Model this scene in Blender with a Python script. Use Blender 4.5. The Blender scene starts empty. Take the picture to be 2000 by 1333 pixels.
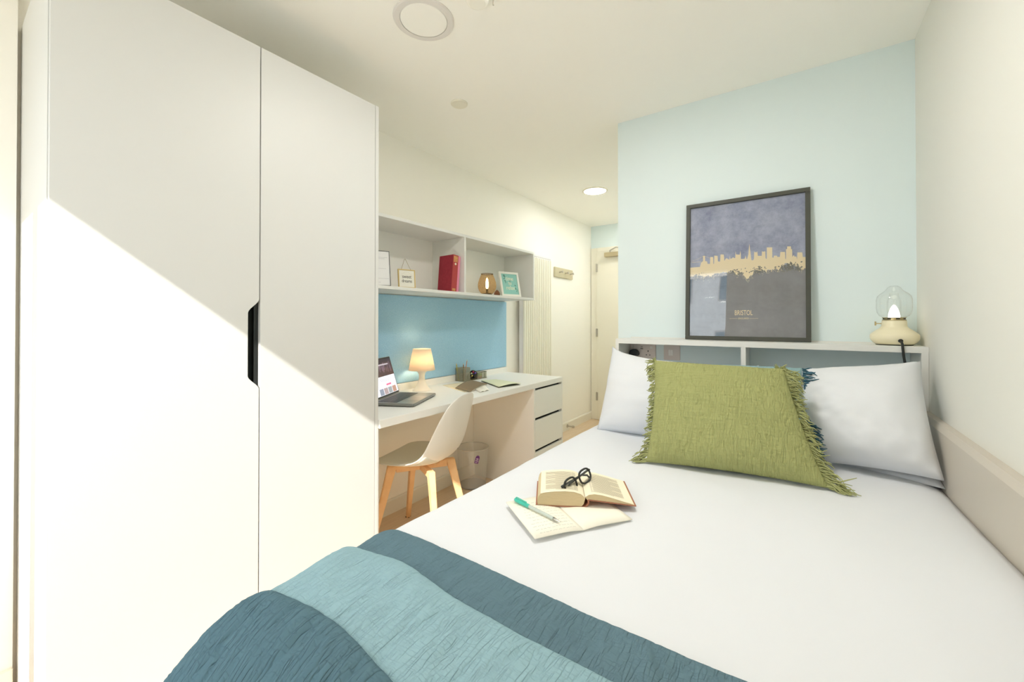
import bpy, bmesh, math, random
from mathutils import Vector, Matrix, noise
random.seed(7)
sc = bpy.context.scene
C = sc.collection

# ------------------------------------------------------------------ camera
CAMH = 1.23
YAW, PITCH = math.radians(34.9803), math.radians(0.3978)
FPX, CY = 798.59, 621.11
Fv = Vector((-math.sin(YAW)*math.cos(PITCH), math.cos(YAW)*math.cos(PITCH), math.sin(PITCH)))
Rv = Vector((math.cos(YAW), math.sin(YAW), 0))
Uv = Rv.cross(Fv)
cam_d = bpy.data.cameras.new('camera')
cam = bpy.data.objects.new('camera', cam_d); C.objects.link(cam)
cam_d.sensor_width = 36; cam_d.lens = FPX/2000*36
cam_d.shift_y = (CY-666.5)/2000
cam_d.clip_start = 0.02; cam_d.clip_end = 200
m = Matrix((Rv, Uv, -Fv)).transposed().to_4x4(); m.translation = (0, 0, CAMH)
cam.matrix_world = m
sc.camera = cam

# ------------------------------------------------------------------ world, sun, exposure
w = bpy.data.worlds.new('sky'); sc.world = w; w.use_nodes = True
bg = w.node_tree.nodes['Background']
bg.inputs[0].default_value = (0.93, 0.97, 1.0, 1); bg.inputs[1].default_value = 2.8
sd = bpy.data.lights.new('sun', 'SUN'); sun = bpy.data.objects.new('sun', sd); C.objects.link(sun)
SUN = Vector((-0.35, 1, -0.7925))
sun.rotation_euler = SUN.to_track_quat('-Z', 'Y').to_euler(); sun.location = (2, -6, 6)
sd.energy = 7.5; sd.angle = 0.010; sd.color = (1, 0.975, 0.93)
pd = bpy.data.lights.new('window_portal', 'AREA'); po = bpy.data.objects.new('window_portal', pd); C.objects.link(po)
pd.shape = 'RECTANGLE'; pd.size = 1.22; pd.size_y = 1.82
po.location = (-1.27, -0.60, 1.24); po.rotation_euler = (math.radians(90), 0, 0)
pd.cycles.is_portal = True
sc.view_settings.view_transform = 'Standard'; sc.view_settings.look = 'None'
sc.view_settings.gamma = 1; sc.view_settings.use_curve_mapping = False
sc.view_settings.exposure = 0.36
cy = sc.cycles
cy.max_bounces = 20; cy.diffuse_bounces = 12; cy.glossy_bounces = 5; cy.transparent_max_bounces = 24
cy.transmission_bounces = 8; cy.sample_clamp_indirect = 12; cy.use_denoising = True
cy.caustics_reflective = False; cy.caustics_refractive = False

# ------------------------------------------------------------------ materials
MATS = {}
def mat(name, col, rough=0.6, metal=0.0, spec=0.4, bump=None, emit=None, estr=0, coat=0, var=None, sheen=0):
    """bump = (scale, strength, distance[, stretch]); var = (second colour, noise scale)"""
    if name in MATS: return MATS[name]
    M = bpy.data.materials.new(name); M.use_nodes = True; nt = M.node_tree; b = nt.nodes['Principled BSDF']
    b.inputs['Base Color'].default_value = (*col, 1); b.inputs['Roughness'].default_value = rough
    b.inputs['Metallic'].default_value = metal; b.inputs['Specular IOR Level'].default_value = spec
    if coat: b.inputs['Coat Weight'].default_value = coat
    if sheen: b.inputs['Sheen Weight'].default_value = sheen
    if emit:
        b.inputs['Emission Color'].default_value = (*emit, 1); b.inputs['Emission Strength'].default_value = estr
    if bump or var:
        tc = nt.nodes.new('ShaderNodeTexCoord')
    if var:
        n = nt.nodes.new('ShaderNodeTexNoise'); n.inputs['Scale'].default_value = var[1]; n.inputs['Detail'].default_value = 4
        nt.links.new(tc.outputs['Object'], n.inputs['Vector'])
        r = nt.nodes.new('ShaderNodeValToRGB'); r.color_ramp.elements[0].position = .35; r.color_ramp.elements[1].position = .65
        r.color_ramp.elements[0].color = (*col, 1); r.color_ramp.elements[1].color = (*var[0], 1)
        nt.links.new(n.outputs['Fac'], r.inputs['Fac']); nt.links.new(r.outputs['Color'], b.inputs['Base Color'])
    if bump:
        mp = nt.nodes.new('ShaderNodeMapping'); nt.links.new(tc.outputs['Object'], mp.inputs['Vector'])
        if len(bump) > 3: mp.inputs['Scale'].default_value = bump[3]
        n = nt.nodes.new('ShaderNodeTexNoise'); n.inputs['Scale'].default_value = bump[0]; n.inputs['Detail'].default_value = 3
        nt.links.new(mp.outputs['Vector'], n.inputs['Vector'])
        bp = nt.nodes.new('ShaderNodeBump'); bp.inputs['Strength'].default_value = bump[1]; bp.inputs['Distance'].default_value = bump[2]
        hgt = n.outputs['Fac']
        if len(bump) > 4:                          # crinkled cloth: creases one way, finer cross creases the other
            def mth(op, a, b=None):
                q = nt.nodes.new('ShaderNodeMath'); q.operation = op
                for i_, v_ in enumerate((a, b)):
                    if v_ is None: continue
                    if isinstance(v_, (int, float)): q.inputs[i_].default_value = v_
                    else: nt.links.new(v_, q.inputs[i_])
                return q.outputs[0]
            n.inputs['Detail'].default_value = 1.5; n.inputs['Distortion'].default_value = .25
            m2 = nt.nodes.new('ShaderNodeMapping'); m2.inputs['Scale'].default_value = bump[4]; nt.links.new(tc.outputs['Object'], m2.inputs['Vector'])
            n2 = nt.nodes.new('ShaderNodeTexNoise'); n2.inputs['Scale'].default_value = bump[0]; n2.inputs['Detail'].default_value = 1.5; nt.links.new(m2.outputs['Vector'], n2.inputs['Vector'])
            r1 = mth('POWER', mth('SUBTRACT', 1, mth('MULTIPLY', mth('ABSOLUTE', mth('SUBTRACT', n.outputs['Fac'], .5)), 3.2)), 5)
            r2 = mth('POWER', mth('SUBTRACT', 1, mth('MULTIPLY', mth('ABSOLUTE', mth('SUBTRACT', n2.outputs['Fac'], .5)), 3.2)), 6)
            hgt = mth('SUBTRACT', mth('MULTIPLY', r1, -1.0), mth('MULTIPLY', r2, .45))
        nt.links.new(hgt, bp.inputs['Height']); nt.links.new(bp.outputs['Normal'], b.inputs['Normal'])
    MATS[name] = M; return M

def s2l(r, g, b):
    f = lambda c: (c/255/12.92) if c/255 <= .04045 else ((c/255+.055)/1.055)**2.4
    return (f(r), f(g), f(b))

def thin_glass(name, tint=(1, 1, 1), gloss=1.0, wav=None, extra=0.0):
    M = bpy.data.materials.new(name); M.use_nodes = True; nt = M.node_tree; nt.nodes.clear()
    o = nt.nodes.new('ShaderNodeOutputMaterial'); mx = nt.nodes.new('ShaderNodeMixShader')
    t = nt.nodes.new('ShaderNodeBsdfTransparent'); t.inputs[0].default_value = (*tint, 1)
    g = nt.nodes.new('ShaderNodeBsdfGlossy'); g.inputs['Roughness'].default_value = 0.0
    fr = nt.nodes.new('ShaderNodeFresnel'); ge = nt.nodes.new('ShaderNodeNewGeometry')
    io = nt.nodes.new('ShaderNodeMapRange'); io.inputs['To Min'].default_value = 1.5; io.inputs['To Max'].default_value = 1/1.5
    nt.links.new(ge.outputs['Backfacing'], io.inputs['Value']); nt.links.new(io.outputs['Result'], fr.inputs['IOR'])
    ma = nt.nodes.new('ShaderNodeMath'); ma.operation = 'MULTIPLY_ADD'; ma.inputs[1].default_value = gloss; ma.inputs[2].default_value = extra
    nt.links.new(fr.outputs[0], ma.inputs[0]); nt.links.new(ma.outputs[0], mx.inputs[0])
    nt.links.new(t.outputs[0], mx.inputs[1]); nt.links.new(g.outputs[0], mx.inputs[2]); nt.links.new(mx.outputs[0], o.inputs[0])
    if wav:
        tc = nt.nodes.new('ShaderNodeTexCoord'); n = nt.nodes.new('ShaderNodeTexNoise'); n.inputs['Scale'].default_value = wav[0]; n.inputs['Detail'].default_value = 0
        bp = nt.nodes.new('ShaderNodeBump'); bp.inputs['Distance'].default_value = wav[1]; bp.inputs['Strength'].default_value = 1
        nt.links.new(tc.outputs['Object'], n.inputs['Vector']); nt.links.new(n.outputs['Fac'], bp.inputs['Height']); nt.links.new(bp.outputs['Normal'], g.inputs['Normal'])
    MATS[name] = M; return M

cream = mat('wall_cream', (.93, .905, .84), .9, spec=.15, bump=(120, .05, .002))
ceilm = mat('ceiling_paint', (.95, .935, .885), .95, spec=.1)
bluew = mat('wall_pale_blue', (.75, .845, .865), .9, spec=.15, bump=(120, .05, .002))
trimm = mat('trim_paint', (.84, .81, .71), .5)
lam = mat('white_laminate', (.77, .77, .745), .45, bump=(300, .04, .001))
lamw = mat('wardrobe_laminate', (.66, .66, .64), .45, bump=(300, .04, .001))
lamg = mat('warm_grey_laminate', (.89, .88, .84), .5)
railm = mat('taupe_laminate', (.60, .55, .48), .45)
black = mat('black_plastic', (.018, .022, .022), .4)
rad = mat('radiator_enamel', (.86, .83, .72), .4)
radside = mat('radiator_side', (.78, .76, .76), .45)
linen = mat('white_cotton', (.74, .76, .80), .85, spec=.1, bump=(500, .10, .0006), sheen=.1)
muslin_d = mat('slate_blue_muslin', s2l(100, 126, 138), .95, spec=.05, bump=(21, 1, .0014, (6, .9, 1), (1.6, 7, 1)))
muslin_n = mat('dark_teal_muslin', s2l(88, 116, 128), .95, spec=.05, bump=(18, 1, .0020, (5, .9, 1), (1.8, 5, 1)))
muslin_l = mat('pale_aqua_muslin', s2l(146, 178, 188), .95, spec=.05, bump=(21, 1, .0014, (6, .9, 1), (1.6, 7, 1)))
green = mat('olive_muslin', s2l(160, 163, 110), .95, spec=.05, bump=(21, 1, .0013, (6, 1, .8), (1.2, 1, 6)))
greenf = mat('olive_yarn', s2l(160, 163, 114), .95, spec=.05)
bluef = mat('teal_yarn', s2l(70, 104, 120), .95, spec=.05)
bluec = mat('blue_muslin', s2l(140, 170, 176), .95, spec=.05, bump=(55, .6, .004, (4, 1, .8)))
oak = mat('beech_wood', s2l(238, 200, 152), .5, var=(s2l(228, 186, 136), 14))
plastic = mat('white_shell_plastic', (.84, .82, .76), .35)
padm = mat('grey_seat_pad', s2l(220, 219, 206), .8)
felt = mat('blue_felt', s2l(154, 198, 226), .95, spec=.05, var=(s2l(178, 216, 238), 260), bump=(400, .3, .001))
silver = mat('brushed_steel', (.55, .52, .46), .35, metal=.9)
chrome = mat('chrome', (.8, .8, .78), .12, metal=1)
brass = mat('brass', (.55, .45, .25), .3, metal=1)
alu = mat('space_grey_aluminium', (.30, .30, .28), .35, metal=.6)
paper = mat('paper', (.86, .84, .76), .8)
paperc = mat('aged_paper', s2l(244, 235, 210), .85)
pageedge = mat('page_edge', s2l(220, 200, 160), .9, bump=(40, .9, .002, (1, 1, 30)))
plate = mat('faceplate', s2l(218, 206, 200), .35)
framek = mat('black_frame', s2l(74, 75, 68), .5)
framew = mat('white_frame', (.85, .84, .78), .5)

# wood floor
def floor_mat():
    M = bpy.data.materials.new('oak_floor'); M.use_nodes = True; nt = M.node_tree; b = nt.nodes['Principled BSDF']
    tc = nt.nodes.new('ShaderNodeTexCoord')
    mp = nt.nodes.new('ShaderNodeMapping'); mp.inputs['Rotation'].default_value = (0, 0, math.radians(90))
    br = nt.nodes.new('ShaderNodeTexBrick'); br.inputs['Scale'].default_value = 1; br.inputs['Brick Width'].default_value = 1.2
    br.inputs['Row Height'].default_value = .18; br.inputs['Mortar Size'].default_value = .0012
    br.inputs['Color1'].default_value = (*s2l(226, 204, 176), 1); br.inputs['Color2'].default_value = (*s2l(221, 198, 168), 1)
    br.inputs['Mortar'].default_value = (*s2l(196, 170, 138), 1)
    m2 = nt.nodes.new('ShaderNodeMapping'); m2.inputs['Scale'].default_value = (22, 1.6, 1)
    n = nt.nodes.new('ShaderNodeTexNoise'); n.inputs['Scale'].default_value = 3; n.inputs['Detail'].default_value = 6
    mx = nt.nodes.new('ShaderNodeMixRGB'); mx.blend_type = 'MULTIPLY'; mx.inputs[0].default_value = .5
    r = nt.nodes.new('ShaderNodeValToRGB'); r.color_ramp.elements[0].color = (.78, .72, .66, 1); r.color_ramp.elements[0].position = .3; r.color_ramp.elements[1].position = .7
    L = nt.links.new
    L(tc.outputs['Object'], mp.inputs[0]); L(mp.outputs[0], br.inputs[0]); L(tc.outputs['Object'], m2.inputs[0]); L(m2.outputs[0], n.inputs[0])
    L(n.outputs['Fac'], r.inputs[0]); L(br.outputs[0], mx.inputs[1]); L(r.outputs[0], mx.inputs[2]); L(mx.outputs[0], b.inputs['Base Color'])
    b.inputs['Roughness'].default_value = .45
    MATS['oak_floor'] = M; return M
floorm = floor_mat()

# ------------------------------------------------------------------ geometry helpers
class MB:
    def __init__(s): s.v = []; s.f = []
    def add(s, vs, fs):
        o = len(s.v); s.v += [Vector(v) for v in vs]; s.f += [[i+o for i in f] for f in fs]; return s
    def box(s, x0, x1, y0, y1, z0, z1, M=None):
        vs = [Vector(p) for p in [(x0,y0,z0),(x1,y0,z0),(x1,y1,z0),(x0,y1,z0),(x0,y0,z1),(x1,y0,z1),(x1,y1,z1),(x0,y1,z1)]]
        if M is not None: vs = [M @ v for v in vs]
        return s.add(vs, [(0,3,2,1),(4,5,6,7),(0,1,5,4),(1,2,6,5),(2,3,7,6),(3,0,4,7)])
    def prism(s, pts, axis, a, b):
        """closed polygon pts (2D) extruded along axis from a to b"""
        n = len(pts)
        def P(p, t):
            return {0: (t, p[0], p[1]), 1: (p[0], t, p[1]), 2: (p[0], p[1], t)}[axis]
        vs = [P(p, a) for p in pts]+[P(p, b) for p in pts]
        fs = [list(range(n))[::-1], list(range(n, 2*n))]+[(i, (i+1) % n, n+(i+1) % n, n+i) for i in range(n)]
        return s.add(vs, fs)
    def tube(s, pts, r, n=8, cap=True, closed=False):
        pts = [Vector(p) for p in pts]; rs = r if isinstance(r, (list, tuple)) else [r]*len(pts)
        vs = []; fs = []; up = None; N = len(pts)
        for i, p in enumerate(pts):
            if closed: t = pts[(i+1) % N]-pts[i-1]
            else: t = pts[min(i+1, N-1)]-pts[max(i-1, 0)]
            if t.length < 1e-9: t = Vector((0, 0, 1))
            t.normalize()
            if up is None:
                up = Vector((0, 0, 1)) if abs(t.z) < .9 else Vector((1, 0, 0))
            a = (up-t*up.dot(t)).normalized(); b = t.cross(a); up = a
            for k in range(n):
                an = 2*math.pi*k/n; vs.append(p+(a*math.cos(an)+b*math.sin(an))*rs[i])
        for i in range(N if closed else N-1):
            j = (i+1) % N
            for k in range(n):
                fs.append((i*n+k, i*n+(k+1) % n, j*n+(k+1) % n, j*n+k))
        if cap and not closed:
            fs.append(list(range(n))[::-1]); fs.append([(N-1)*n+k for k in range(n)])
        return s.add(vs, fs)
    def lathe(s, prof, n=32, c=(0, 0, 0), cap=True, M=None):
        vs = []; fs = []; c = Vector(c)
        for r, z in prof:
            for k in range(n):
                a = 2*math.pi*k/n; v = Vector((r*math.cos(a), r*math.sin(a), z))
                vs.append((M @ v if M is not None else v)+c)
        for i in range(len(prof)-1):
            for k in range(n):
                fs.append((i*n+k, i*n+(k+1) % n, (i+1)*n+(k+1) % n, (i+1)*n+k))
        if cap:
            fs.append(list(range(n))[::-1]); fs.append([(len(prof)-1)*n+k for k in range(n)])
        return s.add(vs, fs)
    def grid(s, pts, loop=False):
        R = len(pts); K = len(pts[0]); vs = [p for r in pts for p in r]; fs = []
        for i in range(R-1):
            for k in range(K if loop else K-1):
                fs.append((i*K+k, i*K+(k+1) % K, (i+1)*K+(k+1) % K, (i+1)*K+k))
        return s.add(vs, fs)

ORG = {}
def build(name, mb, m, parent=None, smooth=False, bevel=0, seg=2, loc=None, solid=0, sub=0, wld=True, weld=False, offset=-1):
    """link mb as one mesh object; mb is in world coordinates when wld, else in the parent's frame"""
    me = bpy.data.meshes.new(name)
    po = ORG.get(parent.name, Vector()) if (parent and wld) else Vector()
    l = Vector(loc) if loc is not None else Vector()
    vs = mb.v
    me.from_pydata([v-(po if parent and wld else Vector())-l for v in vs], [], mb.f); me.update()
    bm = bmesh.new(); bm.from_mesh(me)
    if weld: bmesh.ops.remove_doubles(bm, verts=bm.verts, dist=1e-5)
    bmesh.ops.recalc_face_normals(bm, faces=bm.faces)
    if bevel:
        es = [e for e in bm.edges if len(e.link_faces) == 2 and e.calc_face_angle(0) > .6]
        bmesh.ops.bevel(bm, geom=es, offset=bevel, segments=seg, affect='EDGES', clamp_overlap=True)
    bm.to_mesh(me); bm.free()
    if smooth:
        for p in me.polygons: p.use_smooth = True
    me.materials.append(m)
    o = bpy.data.objects.new(name, me); C.objects.link(o); o.location = l
    if parent: o.parent = parent
    ORG[o.name] = po+l
    if solid:
        md = o.modifiers.new('solid', 'SOLIDIFY'); md.thickness = solid; md.offset = offset
    if sub:
        md = o.modifiers.new('sub', 'SUBSURF'); md.levels = sub; md.render_levels = sub
    return o
def tag(o, label, cat, group=None, kind=None):
    o['label'] = label; o['category'] = cat
    if group: o['group'] = group
    if kind: o['kind'] = kind
    return o
def thing(name, label, cat, loc=(0, 0, 0), rot=(0, 0, 0), group=None):
    o = bpy.data.objects.new(name, None); C.objects.link(o); o.location = loc; o.rotation_euler = rot
    o.empty_display_size = .05
    ORG[o.name] = Vector(loc)
    return tag(o, label, cat, group)
def struct(name, mb, m, parent=None, **k):
    o = build(name, mb, m, parent, **k)
    if not parent: o['kind'] = 'structure'
    return o
def B(*a): return MB().box(*a)
def part(name, box, m, parent, bevel=.0015, **k): return build(name, B(*box), m, parent, bevel=bevel, **k)
def text(name, s, size, m, parent, M, sx=1.0, ext=0.0003, sp=1.0, bold=0):
    cu = bpy.data.curves.new(name, 'FONT'); cu.body = s; cu.size = size; cu.align_x = 'CENTER'; cu.align_y = 'CENTER'
    cu.extrude = ext; cu.space_character = sp; cu.offset = bold; cu.resolution_u = 3
    tmp = bpy.data.objects.new('tmp_text', cu); C.objects.link(tmp)
    me = bpy.data.meshes.new_from_object(tmp); bpy.data.objects.remove(tmp); me.name = name
    me.transform(M @ Matrix.Diagonal((sx, 1, 1, 1))); me.materials.clear(); me.materials.append(m)
    o = bpy.data.objects.new(name, me); C.objects.link(o); o.parent = parent; return o
def fbm(x, y, z=0, o=3):
    return noise.fractal((x, y, z), .9, 2.1, o)

# ------------------------------------------------------------------ dimensions
XL, XR, YB, YW, YD, H = -2.14, .407, 2.371, -.45, 4.80, 2.415
XC = -.8825
XF, Y1, YM, Y2 = -1.575, .175, .680, 1.184

# ------------------------------------------------------------------ room shell
struct('floor', B(XL-.2, XR+.1, YW-.2, YD+.1, -.1, 0), floorm)
struct('ceiling', B(XL-.2, XR+.1, YW-.2, YD+.1, H, H+.1), ceilm)
struct('wall_left', B(XL-.1, XL, YW-.12, YD+.1, 0, H), cream)
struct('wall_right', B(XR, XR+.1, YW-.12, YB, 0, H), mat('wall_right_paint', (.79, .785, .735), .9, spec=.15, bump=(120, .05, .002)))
hb = MB().box(XC, XR+.1, YB, YD, 0, H)
struct('wall_headboard', hb, bluew)
struct('wall_far', B(XL-.1, XC, YD, YD+.1, 0, H), bluew)
# window wall with its opening
WX0, WX1, WZ0, WZ1 = -1.86, -.66, .34, 2.138
ww = MB().box(XL, WX0, YW-.12, YW, 0, H).box(WX1, XR, YW-.12, YW, 0, H).box(WX0, WX1, YW-.12, YW, 0, WZ0).box(WX0, WX1, YW-.12, YW, WZ1, H)
struct('wall_window', ww, cream)
struct('trim_1', B(XL, -2.105, YW, .165, 0, H), cream)          # shallow wall lining before the wardrobe
struct('baseboard_window', B(-2.105, -2.093, YW, .165, 0, .10), trimm, bevel=.002)
struct('baseboard_left', MB().prism([(XL, 0), (XL+.014, 0), (XL+.014, .082), (XL+.008, .092), (XL, .092)], 1, Y2, YD), trimm)
struct('baseboard_far', B(XL+.014, -2.135, YD-.012, YD, 0, .09), trimm)
# window
win = thing('window_1', 'tall window behind the camera with white frame and side vent panel', 'window', ((WX0+WX1)/2, YW-.08, WZ0))
win['kind'] = 'structure'; del win['category'], win['label']
wf = MB()
for a in [(WX0, WX1, WZ0, WZ0+.03), (WX0, WX1, WZ1-.004, WZ1), (WX0, WX0+.004, WZ0, WZ1), (WX1-.004, WX1, WZ0, WZ1), (-1.58, -1.50, WZ0, WZ1)]:
    wf.box(a[0], a[1], YW-.118, YW-.07, a[2], a[3])
build('window_frame', wf, mat('window_frame_white', (.85, .85, .82), .4), win)
build('pane', B(-1.50, WX1-.004, YW-.096, YW-.092, WZ0+.03, WZ1-.004), thin_glass('window_glass'), win)
vs = MB()
k = 0
z = WZ0-.3
while z < WZ1:
    x0, x1 = WX0+.004, -1.58
    za, zb = z, z+.22
    pts = [(x0, za), (x1, zb), (x1, zb+.0028), (x0, za+.0028)]
    if za > WZ0+.03 and zb < WZ1-.01: vs.prism(pts, 1, YW-.10, YW-.097)
    z += .017
o = build('vent_grille', vs, mat('grille_white', (.8, .8, .78), .5), win); o['kind'] = 'stuff'

# door
dr = MB().box(-2.047, -1.20, YD-.045, YD-.003, .006, 2.084)
door = struct('door_1', dr, mat('door_paint', (.80, .77, .66), .5), bevel=.002)
ORG['door_1'] = Vector()
dc = MB().box(-2.130, -2.050, YD-.022, YD, 0, 2.135).box(-2.0498, -1.1972, YD-.022, YD, 2.087, 2.135).box(-1.197, -1.12, YD-.022, YD, 0, 2.135)
build('door_frame', dc, trimm, door, bevel=.003)
for z in (1.882, 1.08, .293):
    build('hinge', MB().tube([(-2.049, YD-.05, z-.05), (-2.049, YD-.05, z+.05)], .007, 8).box(-2.046, -2.030, YD-.0475, YD-.045, z-.05, z+.05), silver, door)
cl = build('door_closer', B(-1.925, -1.68, YD-.105, YD-.046, 2.003, 2.055), brass if False else mat('closer_bronze', s2l(188, 174, 140), .45, metal=.3), door, bevel=.004)
build('closer_arm', MB().tube([(-1.86, YD-.075, 2.056), (-1.86, YD-.075, 2.082), (-1.74, YD-.20, 2.088), (-1.70, YD-.03, 2.10)], .008, 6), silver, cl)
build('door_handle', MB().tube([(-1.26, YD-.045, 1.0), (-1.26, YD-.095, 1.0), (-1.38, YD-.10, 1.0)], .009, 8), silver, door)

# ------------------------------------------------------------------ wardrobe
W = thing('wardrobe', 'tall white two-door wardrobe filling the left foreground', 'wardrobe', (XF, (Y1+Y2)/2, 0))
ZT = 2.213
DT = .018
cx = XF-DT-.003
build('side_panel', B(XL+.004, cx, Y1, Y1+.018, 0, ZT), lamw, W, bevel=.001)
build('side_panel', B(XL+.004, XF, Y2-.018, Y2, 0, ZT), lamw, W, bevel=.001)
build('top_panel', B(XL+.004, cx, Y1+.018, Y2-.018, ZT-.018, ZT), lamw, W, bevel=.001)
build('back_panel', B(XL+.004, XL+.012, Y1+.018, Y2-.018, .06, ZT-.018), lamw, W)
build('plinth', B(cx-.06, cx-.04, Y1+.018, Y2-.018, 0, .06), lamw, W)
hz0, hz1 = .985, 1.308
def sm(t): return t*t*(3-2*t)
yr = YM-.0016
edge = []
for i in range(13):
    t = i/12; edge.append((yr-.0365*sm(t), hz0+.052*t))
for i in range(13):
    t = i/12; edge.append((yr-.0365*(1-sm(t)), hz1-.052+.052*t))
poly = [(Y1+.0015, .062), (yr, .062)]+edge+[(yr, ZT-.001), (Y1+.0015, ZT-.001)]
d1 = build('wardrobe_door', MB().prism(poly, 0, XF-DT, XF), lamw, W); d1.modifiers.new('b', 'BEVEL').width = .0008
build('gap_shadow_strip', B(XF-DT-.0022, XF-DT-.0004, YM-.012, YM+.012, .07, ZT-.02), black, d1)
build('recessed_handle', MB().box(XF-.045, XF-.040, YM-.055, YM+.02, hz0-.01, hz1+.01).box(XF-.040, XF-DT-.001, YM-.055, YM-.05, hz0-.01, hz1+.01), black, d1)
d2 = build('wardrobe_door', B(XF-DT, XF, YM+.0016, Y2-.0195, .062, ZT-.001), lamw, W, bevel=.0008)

# ------------------------------------------------------------------ desk
XD, DZ = -1.565, .774
D = thing('desk', 'long white built-in desk with a three-drawer end beside the radiator', 'desk', (XD, 2.07, 0))
build('desktop', B(XL+.002, XD, Y2+.002, 2.957, DZ-.038, DZ), lamg, D, bevel=.0015)
build('upstand', B(XL+.002, XL+.018, Y2+.002, 2.957, DZ, .820), lamg, D, bevel=.001)
build('pedestal_side', B(XL+.002, XD-.001, 2.515, 2.533, 0, DZ-.038), lamg, D, bevel=.001)
build('pedestal_side', B(XL+.002, XD-.001, 2.939, 2.957, 0, DZ-.038), lamg, D, bevel=.001)
build('pedestal_back', B(XL+.002, XL+.012, 2.533, 2.939, 0, DZ-.038), lamg, D)
build('finger_recess', MB().box(XD-.034, XD-.030, 2.533, 2.939, .02, DZ-.040), black, D)
for a, b in ((.520, .720), (.288, .500), (.040, .268)):
    d = build('drawer', MB().box(XD-.020, XD-.001, 2.5345, 2.9375, a, b), lamg, D, bevel=.0012)
build('desk_leg_panel', B(XL+.002, XD-.03, Y2+.002, Y2+.02, 0, DZ-.038), lamg, D, bevel=.001)

# pinboard
PB = tag(build('pinboard', B(XL+.001, XL+.014, Y2+.01, 2.955, .822, 1.396), felt, bevel=.004), 'blue felt pinboard between desk and wall shelf', 'pinboard')

# wall shelf
SX, SZ0, SZ1, SY1 = -1.828, 1.402, 1.808, 2.942
S = thing('wall_shelf', 'white open box shelf of two bays hung over the desk', 'shelf', (-1.98, 2.06, SZ0))
build('bottom_panel', B(XL+.001, SX, Y2+.002, SY1, SZ0, SZ0+.018), lam, S, bevel=.001)
build('top_panel', B(XL+.001, SX, Y2+.002, SY1, SZ1-.018, SZ1), lam, S, bevel=.001)
build('end_panel', B(XL+.001, SX, SY1-.018, SY1, SZ0+.018, SZ1-.018), lam, S, bevel=.001)
build('end_panel', B(XL+.001, SX, Y2+.002, Y2+.020, SZ0+.018, SZ1-.018), lam, S, bevel=.001)
build('divider', B(XL+.010, SX, 2.056, 2.074, SZ0+.018, SZ1-.018), lam, S, bevel=.001)
build('back_panel', B(XL+.001, XL+.009, Y2+.020, SY1-.018, SZ0+.018, SZ1-.018), lamg, S)

# radiator
RX0, RY0, RY1, RZ = -2.05, 3.125, 3.638, 1.868
Rr = thing('radiator', 'tall white ribbed panel radiator beyond the desk', 'radiator', (RX0, (RY0+RY1)/2, .12))
build('casing', B(XL+.03, RX0-.014, RY0, RY1, .12, RZ), radside, Rr, bevel=.006, smooth=False)
for y_, z_ in ((RY0+.06, .4), (RY1-.09, .4), (RY0+.06, 1.5), (RY1-.09, 1.5)): build('bracket', B(XL+.0005, XL+.03, y_, y_+.03, z_, z_+.1), silver, Rr)
nr = 15; pitch = (RY1-RY0)/nr
rib_me = None
for i in range(nr):
    y0 = RY0+i*pitch+.003; y1 = RY0+(i+1)*pitch-.003
    if rib_me is None:
        mb = MB().prism([(y0, RX0-.014), (y0+.004, RX0), (y1-.004, RX0), (y1, RX0-.014)], 2, .15, RZ-.035)
        mb.v = [Vector((v.y, v.x, v.z)) for v in mb.v]
        rib = build('rib', mb, rad, Rr); rib_me = rib
    else:
        c = rib_me.copy(); C.objects.link(c); c.parent = Rr; c.location = (0, i*pitch, 0)
gr = MB()
for i in range(26):
    y = RY0+.01+i*(RY1-RY0-.02)/25
    gr.box(RX0-.0155, RX0-.0130, y-.004, y+.004, RZ-.026, RZ-.016)
o = build('vent_slot', gr, mat('slot_shadow', (.45, .43, .38), .8), Rr); o['kind'] = 'stuff'

# coat rack
K = thing('coat_rack', 'pale coat rack board with three round pegs on the far left wall', 'coat rack', (XL, 4.04, 1.70))
build('board', B(XL+.001, XL+.019, 3.832, 4.253, 1.700, 1.806), mat('rack_board', s2l(205, 195, 165), .5), K, bevel=.003)
for y in (3.93, 4.06, 4.18):
    build('peg', MB().tube([(XL+.019, y, 1.755), (XL+.05, y, 1.758), (XL+.055, y, 1.758), (XL+.064, y, 1.76)], [.007, .007, .014, .014], 12), silver, K, smooth=False)
# door stop
tag(build('door_stop', MB().tube([(XL+.014, 4.12, .048), (XL+.018, 4.12, .048), (XL+.019, 4.12, .048), (XL+.075, 4.12, .048), (XL+.076, 4.12, .048), (XL+.10, 4.12, .048)], [.02, .02, .007, .007, .013, .013], 12), silver), 'small metal door stop on the skirting board past the drawers', 'door stop')

# ------------------------------------------------------------------ ceiling fittings
def disc(x, y, prof, name, m, parent=None, n=48): return build(name, MB().lathe([(r, H-d) for r, d in prof], n, (x, y, 0), cap=name != 'rim'), m, parent, smooth=False)
ringm = mat('fitting_ring', (.76, .73, .70), .5)
t = thing('ceiling_speaker', 'large round flush ceiling fitting with pale grey rim', 'ceiling fitting', (-1.201, 1.112, H))
disc(-1.201, 1.112, [(.118, 0), (.118, .004), (.112, .007), (.092, .007)], 'rim', ringm, t)
disc(-1.201, 1.112, [(.091, .0005), (.091, .006), (.089, .0075)], 'centre_cover', ceilm, t)
tag(disc(-1.508, 1.654, [(.046, 0), (.046, .006), (.043, .009)], 'ceiling_blanking_plate', mat('cap', (.84, .81, .70), .5)), 'small round blank plate on ceiling near the wall', 'ceiling fitting')
t = thing('smoke_detector', 'white round smoke detector cut by top edge of photo', 'smoke detector', (-.955, 1.145, H))
disc(-.955, 1.145, [(.048, 0), (.048, .006), (.043, .012), (.038, .022), (.03, .026)], 'housing', mat('det', (.92, .90, .82), .5), t)
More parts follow.
